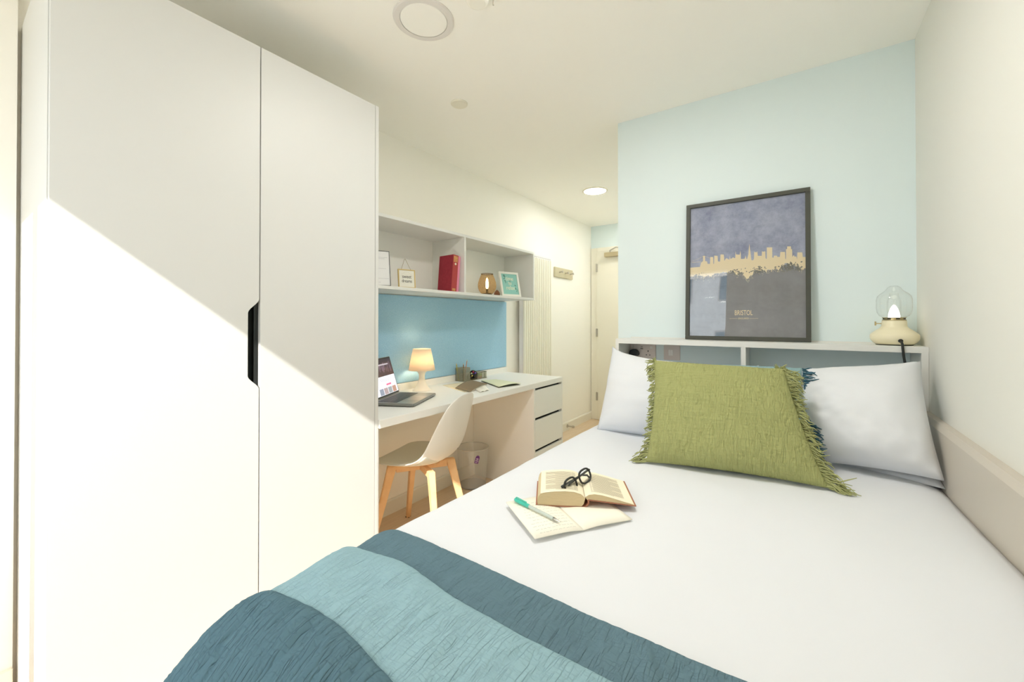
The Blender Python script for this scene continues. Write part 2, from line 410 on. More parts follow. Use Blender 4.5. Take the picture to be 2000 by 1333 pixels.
build('test_pin', MB().tube([(-.905, 1.175, H-.001), (-.905, 1.175, H-.035)], .003, 6), silver, t)
for (x_, y_, lab, es) in ((-1.514, 3.484, 'glowing round recessed downlight in corridor ceiling', 50), (-1.36, 4.32, 'unseen fill downlight added nearest the entrance door, behind the wall corner', 50), (-.62, 1.15, 'unseen fill downlight added in the ceiling above the bed, over the camera', 118)):  # last two are unseen fittings, added to brighten the room
    t = thing('recessed_downlight', lab, 'ceiling light', (x_, y_, H), group='round recessed ceiling downlights')
    disc(x_, y_, [(.112, 0), (.112, .004), (.106, .006), (.098, .006)], 'rim', mat('dl_rim', (.8, .74, .6), .4), t)
    disc(x_, y_, [(.097, .0005), (.097, .0045)], 'diffuser', mat('led_diffuser_%d' % es, (1, 1, 1), .5, emit=(1, .97, .92), estr=es), t)

# ------------------------------------------------------------------ bed
ZM = .66
Bd = thing('bed', 'white double bed frame and mattress along the right wall', 'bed', (-.26, 1.15, 0))
build('bed_base', B(-.85, .36, .26, 2.17, .0, .40), railm, Bd, bevel=.004)
build('mattress', B(-.84, .355, .37, 2.165, .401, ZM), linen, Bd, bevel=.03, seg=3)
RL = tag(build('wall_rail_panel', MB().prism([(.376, .2), (.376, .868), (.385, .886), (.4065, .886), (.4065, .2)], 1, YW+.05, 2.178), railm), 'long taupe panel along right wall beside the bed', 'panel')

def edge_map(t, r):
    """t: arc distance from the flat side start; t>=r flat; below, curves down then hangs"""
    q = math.pi*r/2
    if t >= r: return t, 0.0
    a = (r-t)
    if a <= q:
        th = a/r; return r-r*math.sin(th), r*(1-math.cos(th))
    return 0.0, r+(a-q)

XDL, XDR, YDF, YDH, ZB = -.892, .374, .20, 2.170, .700
def duvet_pt(sx, sy, off=0.0):
    """sx arc coordinate from left side (flat x = XDL+sx), sy arc coordinate from foot"""
    r = .085; RY = .24
    ix, dx = edge_map(sx, r); iy, dy = edge_map(sy, RY)
    x = XDL+ix; y = YDF+iy
    drop = dx+dy if (dx < 1e-6 or dy < 1e-6) else math.sqrt(dx*dx+dy*dy)
    zz = ZB
    u = (x-XDL)/(XDR-XDL)
    zz += .012*math.sin(math.pi*min(1, max(0, u)))
    zz += .034*max(0, 1-abs(y-1.15)/.75)*max(0, (x+.1)/.5)
    zz -= .022*max(0, min(1, (.62-y)/.4))*max(0, min(1, (-.60-x)/.28))
    # falls away against the rail
    rr = XDR-x
    if rr < .07: zz -= .016*(1-rr/.07)**2
    zz += .006*fbm(x*2.2, y*2.2, 3)+.0016*fbm(x*9, y*6, 1)
    wgt = min(1, drop/.1)
    x -= .012*wgt*(dx > 0)*(1+.6*fbm(y*5, zz, 2))
    x -= off*(min(1, dx/r)); y -= off*(min(1, dy/RY)); z = zz-drop+off*(1-.5*min(1, max(dx/r, dy/RY)))
    return Vector((x, y, z))
rows = []
ns, nt_ = 150, 90
smin = -(.085*math.pi/2-.085)-.22
for j in range(ns+1):
    sy = smin+(YDH-YDF-smin)*j/ns
    rows.append([duvet_pt(smin+((XDR-XDL)-smin)*i/nt_, sy) for i in range(nt_+1)])
dv = build('duvet', MB().grid(rows), linen, smooth=True, solid=.012)
tag(dv, 'smooth white duvet spread over the bed', 'duvet')

# throw blanket: three overlapping folds
TB = thing('throw_blanket', 'folded blue and aqua crinkled muslin throw across the foot of the bed', 'blanket', (-.3, .4, ZB))
def fold(name, yedge, base, th, m, seed, sx0, sub_amp=.0022, cover=None):
    rows = []
    NX, NY = 460, 110
    s0 = smin-.10; s1 = XDR-XDL-.004
    for j in range(NY+1):
        row = []
        for i in range(NX+1):
            sx = s0+(s1-s0)*i/NX
            ye = yedge(XDL+sx)
            sy0 = smin-.02
            tt = j/NY; sy = (ye-YDF)+(sy0-(ye-YDF))*tt
            d = (ye-YDF)-sy                       # distance back from the folded edge
            q = min(1, d/.022)
            off = base*1.0+th*math.sqrt(max(0, 1-(1-q)**2))
            if j == 0: off = max(.003, base-.010)
            puff = .006*math.exp(-((d-.05)/.05)**2)
            cr = sub_amp*(.5-1.6*abs(fbm(sx*62+fbm(sx*6, sy*5, seed+5)*2.2, sy*6, seed, 2)))
            cr += .0009*fbm(sx*30, sy*110, seed+2, 2)
            big = .006*fbm(sx*16+fbm(sx*3, sy*4, 9)*2, sy*5, seed+9, 2)
            wk = 1.0
            if cover:                          # lies flat where the next fold rests on it
                c_ = min(1, max(0, (cover(XDL+sx)-YDF-sy-.004)/.02)); wk = 1-c_; off -= .006*c_; puff *= wk
            row.append(duvet_pt(sx, sy, off+puff*(th > .009)+(cr+big)*min(1, d/.03)*wk))
        rows.append(row)
    return build(name, MB().grid(rows), m, TB, smooth=True)
ye1 = lambda x: .672+.004*math.sin(x*7)
ye2 = lambda x: .560+.020*math.exp(-((x+.67)/.10)**2)+.010*math.sin(x*4)
ye3 = lambda x: .383+.012*math.sin(x*9+1.5)
fold('lower_fold', ye1, .004, .007, muslin_d, 11, 0, .0036, ye2)
fold('middle_fold', ye2, .010, .011, muslin_l, 23, 0, .0034, ye3)
fold('upper_fold', ye3, .019, .011, muslin_n, 37, 0, .0044)

# ------------------------------------------------------------------ pillows
def lerp(a, b, t): return a+(b-a)*t
def cushion(name, BL, BR, TR, TL, th, m, parent=None, n=44, bow=.045, pw=.42, wr=.004, seed=1, crin=0, norm=None, flat=.25, sag=0, sagp=4):
    BL, BR, TR, TL = map(Vector, (BL, BR, TR, TL))
    N = ((BR-BL).cross(TL-BL)).normalized()
    if norm is not None and N.dot(Vector(norm)) < 0: N = -N
    cen = (BL+BR+TR+TL)/4
    front, back = [], []
    for j in range(n+1):
        fr, bk = [], []
        for i in range(n+1):
            a = i/n; b = j/n
            u = 2*a-1; v = 2*b-1
            # edges bow inward
            uu = u*(1-bow*(1-v*v)*abs(u)**3); vv = v*(1-bow*(1-u*u)*abs(v)**3)
            A = (uu+1)/2; Bb = (vv+1)/2
            P = lerp(lerp(BL, BR, A), lerp(TL, TR, A), Bb)
            P = P+Vector((0, 0, -sag*(1-abs(u)**sagp)*b*b))
            f = max(0, (1-u**2)*(1-v**2))**pw
            wv = wr*fbm(a*4+seed, b*4, seed)*min(1, f*2)
            # corner tension folds
            wv += wr*.8*math.sin((a-b)*26+seed)*max(0, 1-((1-abs(u))**2+(1-abs(v))**2)**.5*2.2)*min(1, f*4)
            if crin:
                wv += crin*(.5-1.6*abs(fbm(a*44+fbm(a*5, b*5, seed)*2.4, b*5, seed+4, 2)))*min(1, f*3)
                wv += crin*.45*fbm(a*9, b*60, seed+6, 2)*min(1, f*3)
            fr.append(P+N*(th*f*(1-flat)+wv+.001)); bk.append(P-N*(th*f*flat+.001))
        front.append(fr); back.append(bk)
    mb = MB().grid(front); mb.grid(back)
    K = n+1
    for j in range(n):
        for (i) in (0, n):
            a0 = j*K+i; a1 = (j+1)*K+i
            mb.f.append([a0, a1, a1+K*K, a0+K*K])
            b0 = i*K+j; b1 = i*K+j+1
            mb.f.append([b0, b1, b1+K*K, b0+K*K])
    return build(name, mb, m, parent, smooth=True), (BL, BR, TR, TL, N)
ZP = .712
p1, _ = cushion('pillow', (-.80, 1.86, ZP-.01), (-.09, 1.83, ZP), (-.145, 2.13, 1.030), (-.815, 2.10, 1.092), .16, linen, wr=.009, seed=3, norm=(0, -1, .3), bow=.05, flat=.15, sag=.045)
tag(p1, 'white pillow at the left, its corner up by the wall socket', 'pillow')
p2, _ = cushion('pillow', (.02, 1.86, ZP), (.368, 1.80, .735), (.366, 2.08, 1.082), (-.06, 2.06, 1.025), .16, linen, wr=.009, seed=8, norm=(0, -1, .3), bow=.05, flat=.15, sag=.012)
tag(p2, 'white pillow at the right, leaning under the glass lamp', 'pillow')
p3, _ = cushion('pillow', (-.05, 1.98, ZP-.012), (.376, 1.83, ZP-.01), (.37, 2.14, .80), (-.05, 2.16, .79), .05, linen, wr=.004, seed=5, norm=(0, -1, 1), bow=.02, flat=.3)
tag(p3, 'white pillow lying flat, only its corner showing under the right pillow', 'pillow')

def fringe(name, P0, P1, N, out, m, parent, count, length, seed, droop=.3):
    rnd = random.Random(seed); mb = MB()
    P0 = Vector(P0); P1 = Vector(P1); out = Vector(out).normalized(); al = (P1-P0).normalized()
    for k in range(count):
        t = (k+rnd.random()*.7)/count
        p = P0.lerp(P1, t)
        L = length*(.75+.5*rnd.random())
        d = (out+al*rnd.uniform(-.55, .35)+N*rnd.uniform(-.25, .45)+Vector((0, 0, -droop*rnd.random()))).normalized()
        side = d.cross(N).normalized()
        wv = rnd.uniform(.08, .22)*L; ph = rnd.random()*6
        pts = []
        for q in range(6):
            s = q/5
            pts.append(p+d*L*s+side*wv*math.sin(s*4+ph)*s+Vector((0, 0, -droop*.4*L*s*s)))
        mb.tube(pts, [.0020, .0026, .0020, .0026, .0020, .0012], 4, cap=False)
    o = build(name, mb, m, parent); o['kind'] = 'stuff'; return o
def bowed(A, Bp, inward, amt, n=8):
    A = Vector(A); Bp = Vector(Bp); return [A.lerp(Bp, i/n)+Vector(inward)*amt*(1-(2*i/n-1)**2) for i in range(n+1)]
# blue cushion behind
BC = thing('cushion', 'pale blue cushion with dark teal fringe hidden behind the olive one', 'cushion', (-.18, 1.75, ZP))
BLb, BRb, TRb, TLb = (-.46, 1.63, ZP+.005), (.035, 1.74, ZP+.005), (.012, 1.95, 1.045), (-.49, 1.90, 1.04)
cushion('cover', BLb, BRb, TRb, TLb, .10, bluec, BC, wr=.004, seed=4, norm=(0, -1, .3), crin=.001)
NN = Vector((0, -.85, .5)).normalized()
fringe('fringe', BRb, TRb, NN, (1, .1, 0), bluef, BC, 130, .042, 5, .2)
fringe('fringe', BLb, TLb, NN, (-1, 0, 0), bluef, BC, 100, .026, 6, .2)
# olive cushion
GC = thing('cushion', 'olive green crinkled muslin cushion with tasselled side edges', 'cushion', (-.18, 1.6, ZP))
BLg, BRg, TRg, TLg = Vector((-.455, 1.50, ZP+.004)), Vector((.074, 1.585, ZP+.004)), Vector((-.043, 1.80, 1.052)), Vector((-.497, 1.755, 1.062))
cushion('cover', BLg, BRg, TRg, TLg, .115, green, GC, n=150, wr=.004, seed=2, norm=(0, -1, .3), crin=.0040, bow=.05, flat=.35)
def bow_pts(A, Bp, toward):
    return bowed(A, Bp, toward, .022, 8)
for (A, Bp, inn, out, sd_, ln) in ((BLg, TLg, (1, 0, 0), (-1, 0, 0), 9, .032), (BRg, TRg, (-1, -.05, 0), (1, .1, 0), 10, .046)):
    pts = bow_pts(A, Bp, inn)
    mb = MB()
    for i in range(8):
        pass
    rnd = random.Random(sd_)
    o = None
    allmb = MB()
    for i in range(8):
        P0, P1 = pts[i], pts[i+1]
        extra = 1.7 if i in (0,) else (1.1 if i == 7 else 1)
        for kk in range(38 if ln > .04 else 28):
            t_ = rnd.random(); p = P0.lerp(P1, t_)
            L = ln*extra*(.7+.5*rnd.random())
            dn = -1.0 if i > 0 else -.5
            d = (Vector(out)+Vector((0, 0, rnd.uniform(-.95, .15)*(.75 if ln > .04 else 1)))+NN*rnd.uniform(-.2, .5)).normalized()
            if i == 0: d = (d+Vector((0, -.25, -.1))).normalized()
            side = d.cross(NN).normalized(); ph = rnd.random()*6; wv = rnd.uniform(.12, .34)*L
            ptl = [p+d*L*(q/5)+side*wv*math.sin(q/5*4+ph)*q/5+Vector((0, 0, -.25*L*(q/5)**2)) for q in range(6)]
            for q_ in ptl: q_.z = max(q_.z, ZP+.003)
            allmb.tube(ptl, [.0017, .0022, .0016, .0022, .0017, .0010], 4, cap=False)
    o = build('fringe', allmb, greenf, GC); o['kind'] = 'stuff'
# long corner tassel strands and top corner tufts
tm = MB(); rnd = random.Random(3)
for k in range(14):
    d = Vector((1, .12+rnd.uniform(-.25, .3), rnd.uniform(-.02, .12))).normalized(); L = rnd.uniform(.03, .062)
    ph = rnd.random()*6
    pts = [BRg+Vector((-.008, 0, .004))+d*L*q/5+Vector((0, 1, 0))*.006*math.sin(q+ph)*q/5 for q in range(6)]
    tm.tube(pts, [.003, .003, .0025, .0028, .002, .0012], 4, cap=False)
for base, sx in ((TRg, 1), (TLg, -1)):
    for k in range(26 if sx > 0 else 12):
        d = Vector((sx*rnd.uniform(-.6 if sx > 0 else .2, 1), rnd.uniform(-.4, .2), rnd.uniform(-.1, .9))).normalized(); L = rnd.uniform(.014, .03)
        ph = rnd.random()*6
        pts = [base+Vector((-.01*sx, 0, -.006))+d*L*q/5+Vector((math.sin(q+ph), 0, math.cos(q+ph)))*.003*q/5 for q in range(6)]
        tm.tube(pts, [.003, .003, .0025, .0028, .002, .0012], 4, cap=False)
o = build('corner_tassel', tm, greenf, GC); o['kind'] = 'stuff'

# ------------------------------------------------------------------ headboard shelf
HY, HZ = 2.179, 1.130
HS = thing('headboard_shelf', 'white open headboard shelf unit behind the pillows', 'shelf', (-.21, 2.27, 0))
build('top_panel', B(-.827, .4065, HY, YB-.001, HZ-.025, HZ), lam, HS, bevel=.001)
build('back_lip', B(-.80, .4065, YB-.016, YB-.001, HZ, HZ+.006), lam, HS)
build('end_panel', B(-.827, -.809, HY+.001, YB-.001, 0, HZ-.025), lam, HS, bevel=.001)
build('end_panel', B(.386, .4065, HY+.001, YB-.001, 0, HZ-.025), lam, HS, bevel=.001)
build('divider', B(-.220, -.200, HY+.001, YB-.001, .60, HZ-.025), lam, HS, bevel=.001)
build('lower_shelf', B(-.809, .386, HY+.001, YB-.001, .60, .618), lam, HS)

# sockets
SK = thing('wall_socket', 'double wall socket plate with two outlets left of the light switch', 'socket', (-.735, YB, 1.05))
build('faceplate', B(-.810, -.661, YB-.008, YB-.0005, 1.008, 1.094), plate, SK, bevel=.002)
build('outlet_hole', MB().box(-.706, -.701, YB-.0088, YB-.0079, 1.051, 1.060).box(-.716, -.710, YB-.0088, YB-.0079, 1.031, 1.036).box(-.697, -.691, YB-.0088, YB-.0079, 1.031, 1.036), black, SK)
build('usb_port', MB().box(-.747, -.732, YB-.0088, YB-.0079, 1.066, 1.071).box(-.745, -.734, YB-.0088, YB-.0079, 1.077, 1.080), mat('port_grey', (.12, .11, .1), .5), SK)
build('rocker', B(-.692, -.678, YB-.0095, YB-.0079, 1.070, 1.084), mat('rock', (.8, .77, .74), .4), SK, bevel=.001)
build('rocker', B(-.800, -.786, YB-.0095, YB-.0079, 1.070, 1.084), MATS['rock'], SK, bevel=.001)
PL = thing('power_plug', 'black power plug with cord in the left socket outlet', 'plug', (-.779, YB-.03, 1.04))
pts = [(math.cos(a)*.026*(1 if math.sin(a) > -.3 else .9)-.778, math.sin(a)*.025+1.041) for a in [2*math.pi*i/24 for i in range(24)]]
build('plug_body', MB().prism(pts, 1, YB-.045, YB-.0085), black, PL, bevel=.004)
build('cord', MB().tube([(-.778, YB-.03, 1.020), (-.777, YB-.032, 1.0), (-.772, YB-.04, .96), (-.75, YB-.06, .85), (-.70, YB-.08, .70), (-.68, YB-.08, .63)], [.007, .006, .004, .004, .004, .004], 8), black, PL)
SW = thing('light_switch', 'square two-gang light switch plate right of the socket', 'light switch', (-.573, YB, 1.05))
build('faceplate', B(-.617, -.530, YB-.008, YB-.0005, 1.011, 1.094), plate, SW, bevel=.002)
for x in (-.585, -.5725): build('rocker', B(x-.006, x+.0055, YB-.0105, YB-.0079, 1.036, 1.068), mat('rock2', (.84, .80, .77), .4), SW, bevel=.001)

# ------------------------------------------------------------------ city poster leaning on the headboard shelf
PWd, PHt = .541, .722
TILT = math.radians(3.2)
PO = thing('framed_poster', 'large black framed city skyline poster leaning on headboard shelf', 'poster', (-.492, 2.318, HZ+.0008), (-TILT, 0, math.radians(0)))
# local frame: x right, y into wall, z up; poster face at y=0
bw = .0195
build('frame', MB().box(0, PWd, -.012, .010, 0, bw).box(0, PWd, -.012, .010, PHt-bw, PHt).box(0, bw, -.012, .010, bw, PHt-bw).box(PWd-bw, PWd, -.012, .010, bw, PHt-bw).box(.01, PWd-.01, .004, .009, .01, PHt-.01), framek, PO, wld=False, bevel=.0012)
def poster_mat():
    M = bpy.data.materials.new('poster_print'); M.use_nodes = True; nt = M.node_tree; b = nt.nodes['Principled BSDF']
    L = nt.links.new; tc = nt.nodes.new('ShaderNodeTexCoord'); sp = nt.nodes.new('ShaderNodeSeparateXYZ'); L(tc.outputs['Object'], sp.inputs[0])
    n1 = nt.nodes.new('ShaderNodeTexNoise'); n1.inputs['Scale'].default_value = 7; n1.inputs['Detail'].default_value = 12; n1.inputs['Roughness'].default_value = .78; L(tc.outputs['Object'], n1.inputs[0])
    n2 = nt.nodes.new('ShaderNodeTexNoise'); n2.inputs['Scale'].default_value = 6; n2.inputs['Detail'].default_value = 12; n2.inputs['Roughness'].default_value = .75; L(tc.outputs['Object'], n2.inputs[0])
    up = nt.nodes.new('ShaderNodeValToRGB'); up.color_ramp.elements[0].position = .34; up.color_ramp.elements[1].position = .66
    up.color_ramp.elements[0].color = (*s2l(112, 124, 164), 1); up.color_ramp.elements[1].color = (*s2l(186, 194, 218), 1); L(n1.outputs[0], up.inputs[0])
    lo = nt.nodes.new('ShaderNodeValToRGB'); lo.color_ramp.elements[0].position = .3; lo.color_ramp.elements[1].position = .75
    lo.color_ramp.elements[0].color = (*s2l(108, 110, 118), 1); lo.color_ramp.elements[1].color = (*s2l(146, 148, 158), 1); L(n2.outputs[0], lo.inputs[0])
    gt = nt.nodes.new('ShaderNodeMath'); gt.operation = 'GREATER_THAN'; gt.inputs[1].default_value = .345; L(sp.outputs[2], gt.inputs[0])
    mx = nt.nodes.new('ShaderNodeMixRGB'); L(gt.outputs[0], mx.inputs[0]); L(lo.outputs[0], mx.inputs[1]); L(up.outputs[0], mx.inputs[2])
    L(mx.outputs[0], b.inputs['Base Color']); b.inputs['Roughness'].default_value = .7; b.inputs['Specular IOR Level'].default_value = .1
    MATS['poster_print'] = M; return M
pr_ = build('print', B(bw, PWd-bw, .001, .003, bw, PHt-bw), poster_mat(), PO, wld=False)
# ray of the reference pixel onto the poster plane, worked out once for the skyline outline (fractions of the print)
sky_px = [(145,615),(275,605),(290,545),(320,520),(318,445),(348,445),(350,520),(378,525),(385,560),(420,560),(425,462),(465,462),(468,560),(478,560),(483,440),(530,445),(535,525),(565,530),(572,425),(620,425),(628,520),(645,490),(660,478),(680,490),(700,500),(708,445),(716,490),(745,475),(755,462),(765,478),(785,475),(790,375),(798,425),(850,428),(860,370),(866,425),(868,490),(920,488),(938,440),(945,490),(958,490),(975,420),(988,270),(1010,430),(1018,505),(1040,510),(1055,490),(1060,380),(1070,392),(1095,392),(1105,378),(1112,445),(1168,445),(1172,375),(1182,385),(1210,382),(1218,372),(1225,480),(1240,490),(1242,322),(1320,322),(1322,470),(1340,470),(1345,442),(1390,442),(1395,460),(1430,460),(1438,388),(1505,388),(1510,490),(1518,490),(1520,350),(1535,345),(1537,308),(1590,308),(1593,345),(1608,350),(1612,460),(1635,430),(1640,455),(1670,455),(1678,495),(1685,395),(1755,395),(1762,460),(1785,462)]
Rp = Matrix.Rotation(-TILT, 3, 'X'); Op = Vector((-.492, 2.318, HZ+.0008))
def to_print(zx, zy):
    px, py = 1330+zx/7.407, 440+zy/7.407
    d = Fv+Rv*(px-1000)/FPX-Uv*(py-CY)/FPX
    o_ = Rp.transposed() @ (Vector((0, 0, CAMH))-Op); d_ = Rp.transposed() @ d
    t_ = -o_.y/d_.y; p = o_+d_*t_
    return (min(max(p.x, bw), PWd-bw), p.z)
top = [to_print(*p) for p in sky_px]
top[0] = (bw, top[0][1]); top[-1] = (PWd-bw, top[-1][1])
creamp = mat('print_cream', s2l(246, 228, 190), .7, spec=.1)
bl = to_print(145, 740)[1]
# strips between skyline and ragged underside
mbk = MB(); rnd = random.Random(12)
xs = sorted(set([p[0] for p in top]+[bw+(PWd-2*bw)*i/160 for i in range(161)]))
def topz(x):
    for a, b_ in zip(top[:-1], top[1:]):
        if a[0] <= x <= b_[0] and b_[0] > a[0]: return a[1]+(b_[1]-a[1])*(x-a[0])/(b_[0]-a[0])
    return top[-1][1]
low0 = to_print(900, 668)[1]
def botz(x):
    u = (x-bw)/(PWd-2*bw)
    zz = low0-.004+.016*fbm(u*22, 3.3, 1, 4)-.030*math.exp(-((u-.53)/.035)**2)+.028*math.exp(-((u-.86)/.05)**2)-.012*math.exp(-((u-.15)/.1)**2)
    return zz
for i in range(len(xs)-1):
    a, b_ = xs[i], xs[i+1]
    if b_-a < 1e-5: continue
    za, zb = topz(a+1e-6), topz(b_-1e-6)
    la, lb = botz(a), botz(b_)
    if i % 3: lb = la-abs(rnd.gauss(0, .003))
    mbk.add([(a, -.0003, la), (b_, -.0003, lb), (b_, -.0003, zb), (a, -.0003, za)], [(0, 1, 2, 3)])
for k in range(420):     # spatter
    x = rnd.uniform(bw+.004, PWd-bw-.01); zz = botz(x)-abs(rnd.gauss(0, .010)); s_ = rnd.uniform(.0006, .0024)
    mbk.add([(x, -.0003, zz), (x+s_, -.0003, zz-.3*s_), (x+s_*.8, -.0003, zz+s_), (x-.2*s_, -.0003, zz+s_*.7)], [(0, 1, 2, 3)])
# suspension bridge cables and deck
def ln(p, q, w_=.0008):
    a = to_print(*p); b_ = to_print(*q); mbk.add([(a[0], -.0003, a[1]-w_), (b_[0], -.0003, b_[1]-w_), (b_[0], -.0003, b_[1]+w_), (a[0], -.0003, a[1]+w_)], [(0, 1, 2, 3)])
ln((150, 542), (290, 532)); ln((150, 525), (240, 495), .0005); ln((240, 495), (322, 448), .0005); ln((345, 448), (425, 480), .0005)
build('skyline', mbk, creamp, pr_, wld=False)
# tree clumps in print grey cut into the cream
tmb = MB()
for (ux, uz, rx, n_) in ((.86, 640, .045, 150), (.88, 615, .02, 40), (.63, 662, .035, 80), (.43, 665, .035, 60), (.08, 690, .03, 24), (.95, 670, .012, 30)):
    zc_ = to_print(900, uz)[1]
    for k in range(n_):
        x = bw+(PWd-2*bw)*ux+rnd.gauss(0, rx*.55); zz = zc_+rnd.gauss(0, .008)-.004
        if x < bw+.005 or x > PWd-bw-.005: continue
        r_ = rnd.uniform(.0010, .0042)
        tmb.add([(x+r_*math.cos(a)*rnd.uniform(.6, 1.2), -.0006, zz+r_*math.sin(a)*rnd.uniform(.6, 1.2)) for a in [i*math.pi/3 for i in range(6)]], [(0, 1, 2, 3, 4, 5)])
build('tree_silhouettes', tmb, mat('print_grey', s2l(118, 120, 116), .7, spec=.1), pr_, wld=False)['kind'] = 'stuff'
tx = to_print(905, 1272)
MT = Matrix.Translation((tx[0], -.0003, tx[1])) @ Matrix.Rotation(math.radians(90), 4, 'X')
text('city_name', 'BRISTOL', .036, creamp, pr_, MT, .58, sp=1.0)
t2 = to_print(905, 1352)
text('country_name', 'ENGLAND', .0125, creamp, pr_, Matrix.Translation((t2[0], -.0003, t2[1])) @ Matrix.Rotation(math.radians(90), 4, 'X'), .8)
for sgn in (-1, 1):
    rl = MB()
    x0 = t2[0]+sgn*.0265; x1 = t2[0]+sgn*.062
    rl.add([(min(x0, x1), -.0003, t2[1]-.0006), (max(x0, x1), -.0003, t2[1]-.0006), (max(x0, x1), -.0003, t2[1]+.0006), (min(x0, x1), -.0003, t2[1]+.0006)], [(0, 1, 2, 3)])
    build('title_rule', rl, creamp, pr_, wld=False)
build('pane', MB().add([(bw-.003, -.003, bw-.003), (PWd-bw+.003, -.003, bw-.003), (PWd-bw+.003, -.003, PHt-bw+.003), (bw-.003, -.003, PHt-bw+.003)], [(0, 1, 2, 3)]), thin_glass('poster_glass', wav=(2.6, .004), gloss=4.0), PO, wld=False)

# ------------------------------------------------------------------ glass lamp on the shelf
LX, LY, LZ = .322, 2.268, HZ
lampc = mat('lamp_cream', s2l(240, 231, 200), .4)
OL = thing('lantern_table_lamp', 'cream oil-style table lamp with clear glass globe on the shelf end', 'lamp', (LX, LY, LZ))
build('foot_pad', MB().lathe([(.056, 0), (.058, .004)], 40, (LX, LY, LZ)), black, OL)
build('lamp_base', MB().lathe([(.058, .004), (.066, .010), (.074, .022), (.076, .028), (.076, .040), (.073, .046), (.060, .058), (.044, .070), (.0395, .078), (.0385, .098), (.036, .101)], 48, (LX, LY, LZ)), lampc, OL, smooth=True)
rg = build('burner_ring', MB().lathe([(.036, .101), (.0375, .102), (.0375, .104), (.034, .105), (.034, .110), (.0375, .111), (.0375, .1125), (.030, .113)], 40, (LX, LY, LZ)), brass, OL)
sl = MB()
for k in range(8):
    a = k*math.pi/4+.2; M_ = Matrix.Translation((LX, LY, LZ+.1075)) @ Matrix.Rotation(a, 4, 'Z')
    sl.box(.0335, .0348, -.006, .006, -.002, .002, M_)
build('slot', sl, black, rg)
build('flame_bulb', MB().lathe([(.0185, .113), (.0185, .118), (.0165, .132), (.0125, .146), (.0075, .157), (.003, .163), (.0006, .164)], 32, (LX, LY, LZ)), mat('flame_bulb', (1, .97, .9), .4, emit=(1, .93, .80), estr=3.2), OL, smooth=True)
gp = [(.034, .112), (.046, .120), (.053, .133), (.0555, .150), (.0555, .185), (.052, .200), (.044, .210), (.034, .218), (.026, .226), (.020, .236), (.012, .242), (.001, .243)]
globe = thin_glass('lamp_globe_glass', (.985, .99, .985), 1.6)
build('glass_globe', MB().lathe(gp, 48, (LX, LY, LZ), cap=False), globe, OL, smooth=True)
build('glass_chimney', MB().lathe([(.021, .114), (.021, .18), (.014, .200), (.014, .212)], 32, (LX, LY, LZ), cap=False), globe, OL, smooth=True)
build('wick_knob', MB().tube([(LX-.038, LY, LZ+.088), (LX-.055, LY, LZ+.088), (LX-.0555, LY, LZ+.088), (LX-.060, LY, LZ+.088)], [.002, .002, .0085, .0085], 16), brass, OL)
build('power_cord', MB().tube([(LX+.008, LY-.071, LZ+.020), (LX+.009, LY-.082, LZ+.018), (LX+.010, HY-.006, LZ+.006), (LX+.011, HY-.008, LZ-.012), (LX+.014, HY-.004, LZ-.04), (LX+.018, HY-.003, LZ-.07), (LX+.02, HY-.002, LZ-.12), (LX+.02, HY+.02, LZ-.2)], .0042, 10), black, OL, smooth=True)
build('cord_grommet', MB().lathe([(.0075, 0), (.0075, .004)], 16, (LX+.008, LY-.073, LZ+.020), M=Matrix.Rotation(math.radians(90), 4, 'X')), black, OL)

# ------------------------------------------------------------------ open book, glasses, notebook, pen on the bed
zb = duvet_pt(-.48-XDL, 1.0-YDF).z+.002
def frame2(o, xdir):
    """local frame at o: x along xdir, y perpendicular (away), z up"""
    a = math.atan2(xdir[1], xdir[0]); return (o[0], o[1], o[2]), (0, 0, a)
# notebook under the book
l_, r_ = frame2((-.440, .938, zb), (.20, .075))
NB = thing('open_notebook', 'open cream notebook with handwriting lying under the open book', 'notebook', (-.433, .925, zb), (0, 0, math.radians(145)))
# local: +x along the spine (away), +y left
def page(w_, d_, sgn, lift, m, name, parent, n=12, th=.0025):
    rows = []
    for j in range(n+1):
        s_ = j/n
        zc_ = lift*math.sin(min(1, s_*2.2)*math.pi/2)*(1-s_*.55)+.0018
        rows.append([Vector((d_*k/4, sgn*w_*s_, zc_)) for k in range(5)])
    return build(name, MB().grid(rows), m, parent, wld=False, smooth=True, solid=th, offset=1)
pgl = page(.130, .204, 1, .006, mat('notebook_page', s2l(246, 242, 228), .85), 'left_page', NB)
page(.142, .200, -1, .006, MATS['notebook_page'], 'right_page', NB)
hw = MB(); rnd = random.Random(5)
for k in range(11):
    x0 = .015+k*.0155
    y = .012
    while y < .105:
        l2 = rnd.uniform(.004, .012); 
        hw.tube([(x0+rnd.uniform(-.001, .001), y+q*l2/4, .0080+.0008*0+rnd.uniform(0, .0002)) if False else (x0+rnd.uniform(-.0016, .0016), y+q*l2/4, .0028+.006*math.sin(min(1, (y+q*l2/4)/.12*2.2)*math.pi/2)*(1-(y+q*l2/4)/.12*.55)+.0021) for q in range(5)], .00022, 3, cap=False)
        y += l2+.003
o = build('handwriting', hw, mat('ink', (.35, .38, .36), .8), pgl, wld=False); o['kind'] = 'stuff'

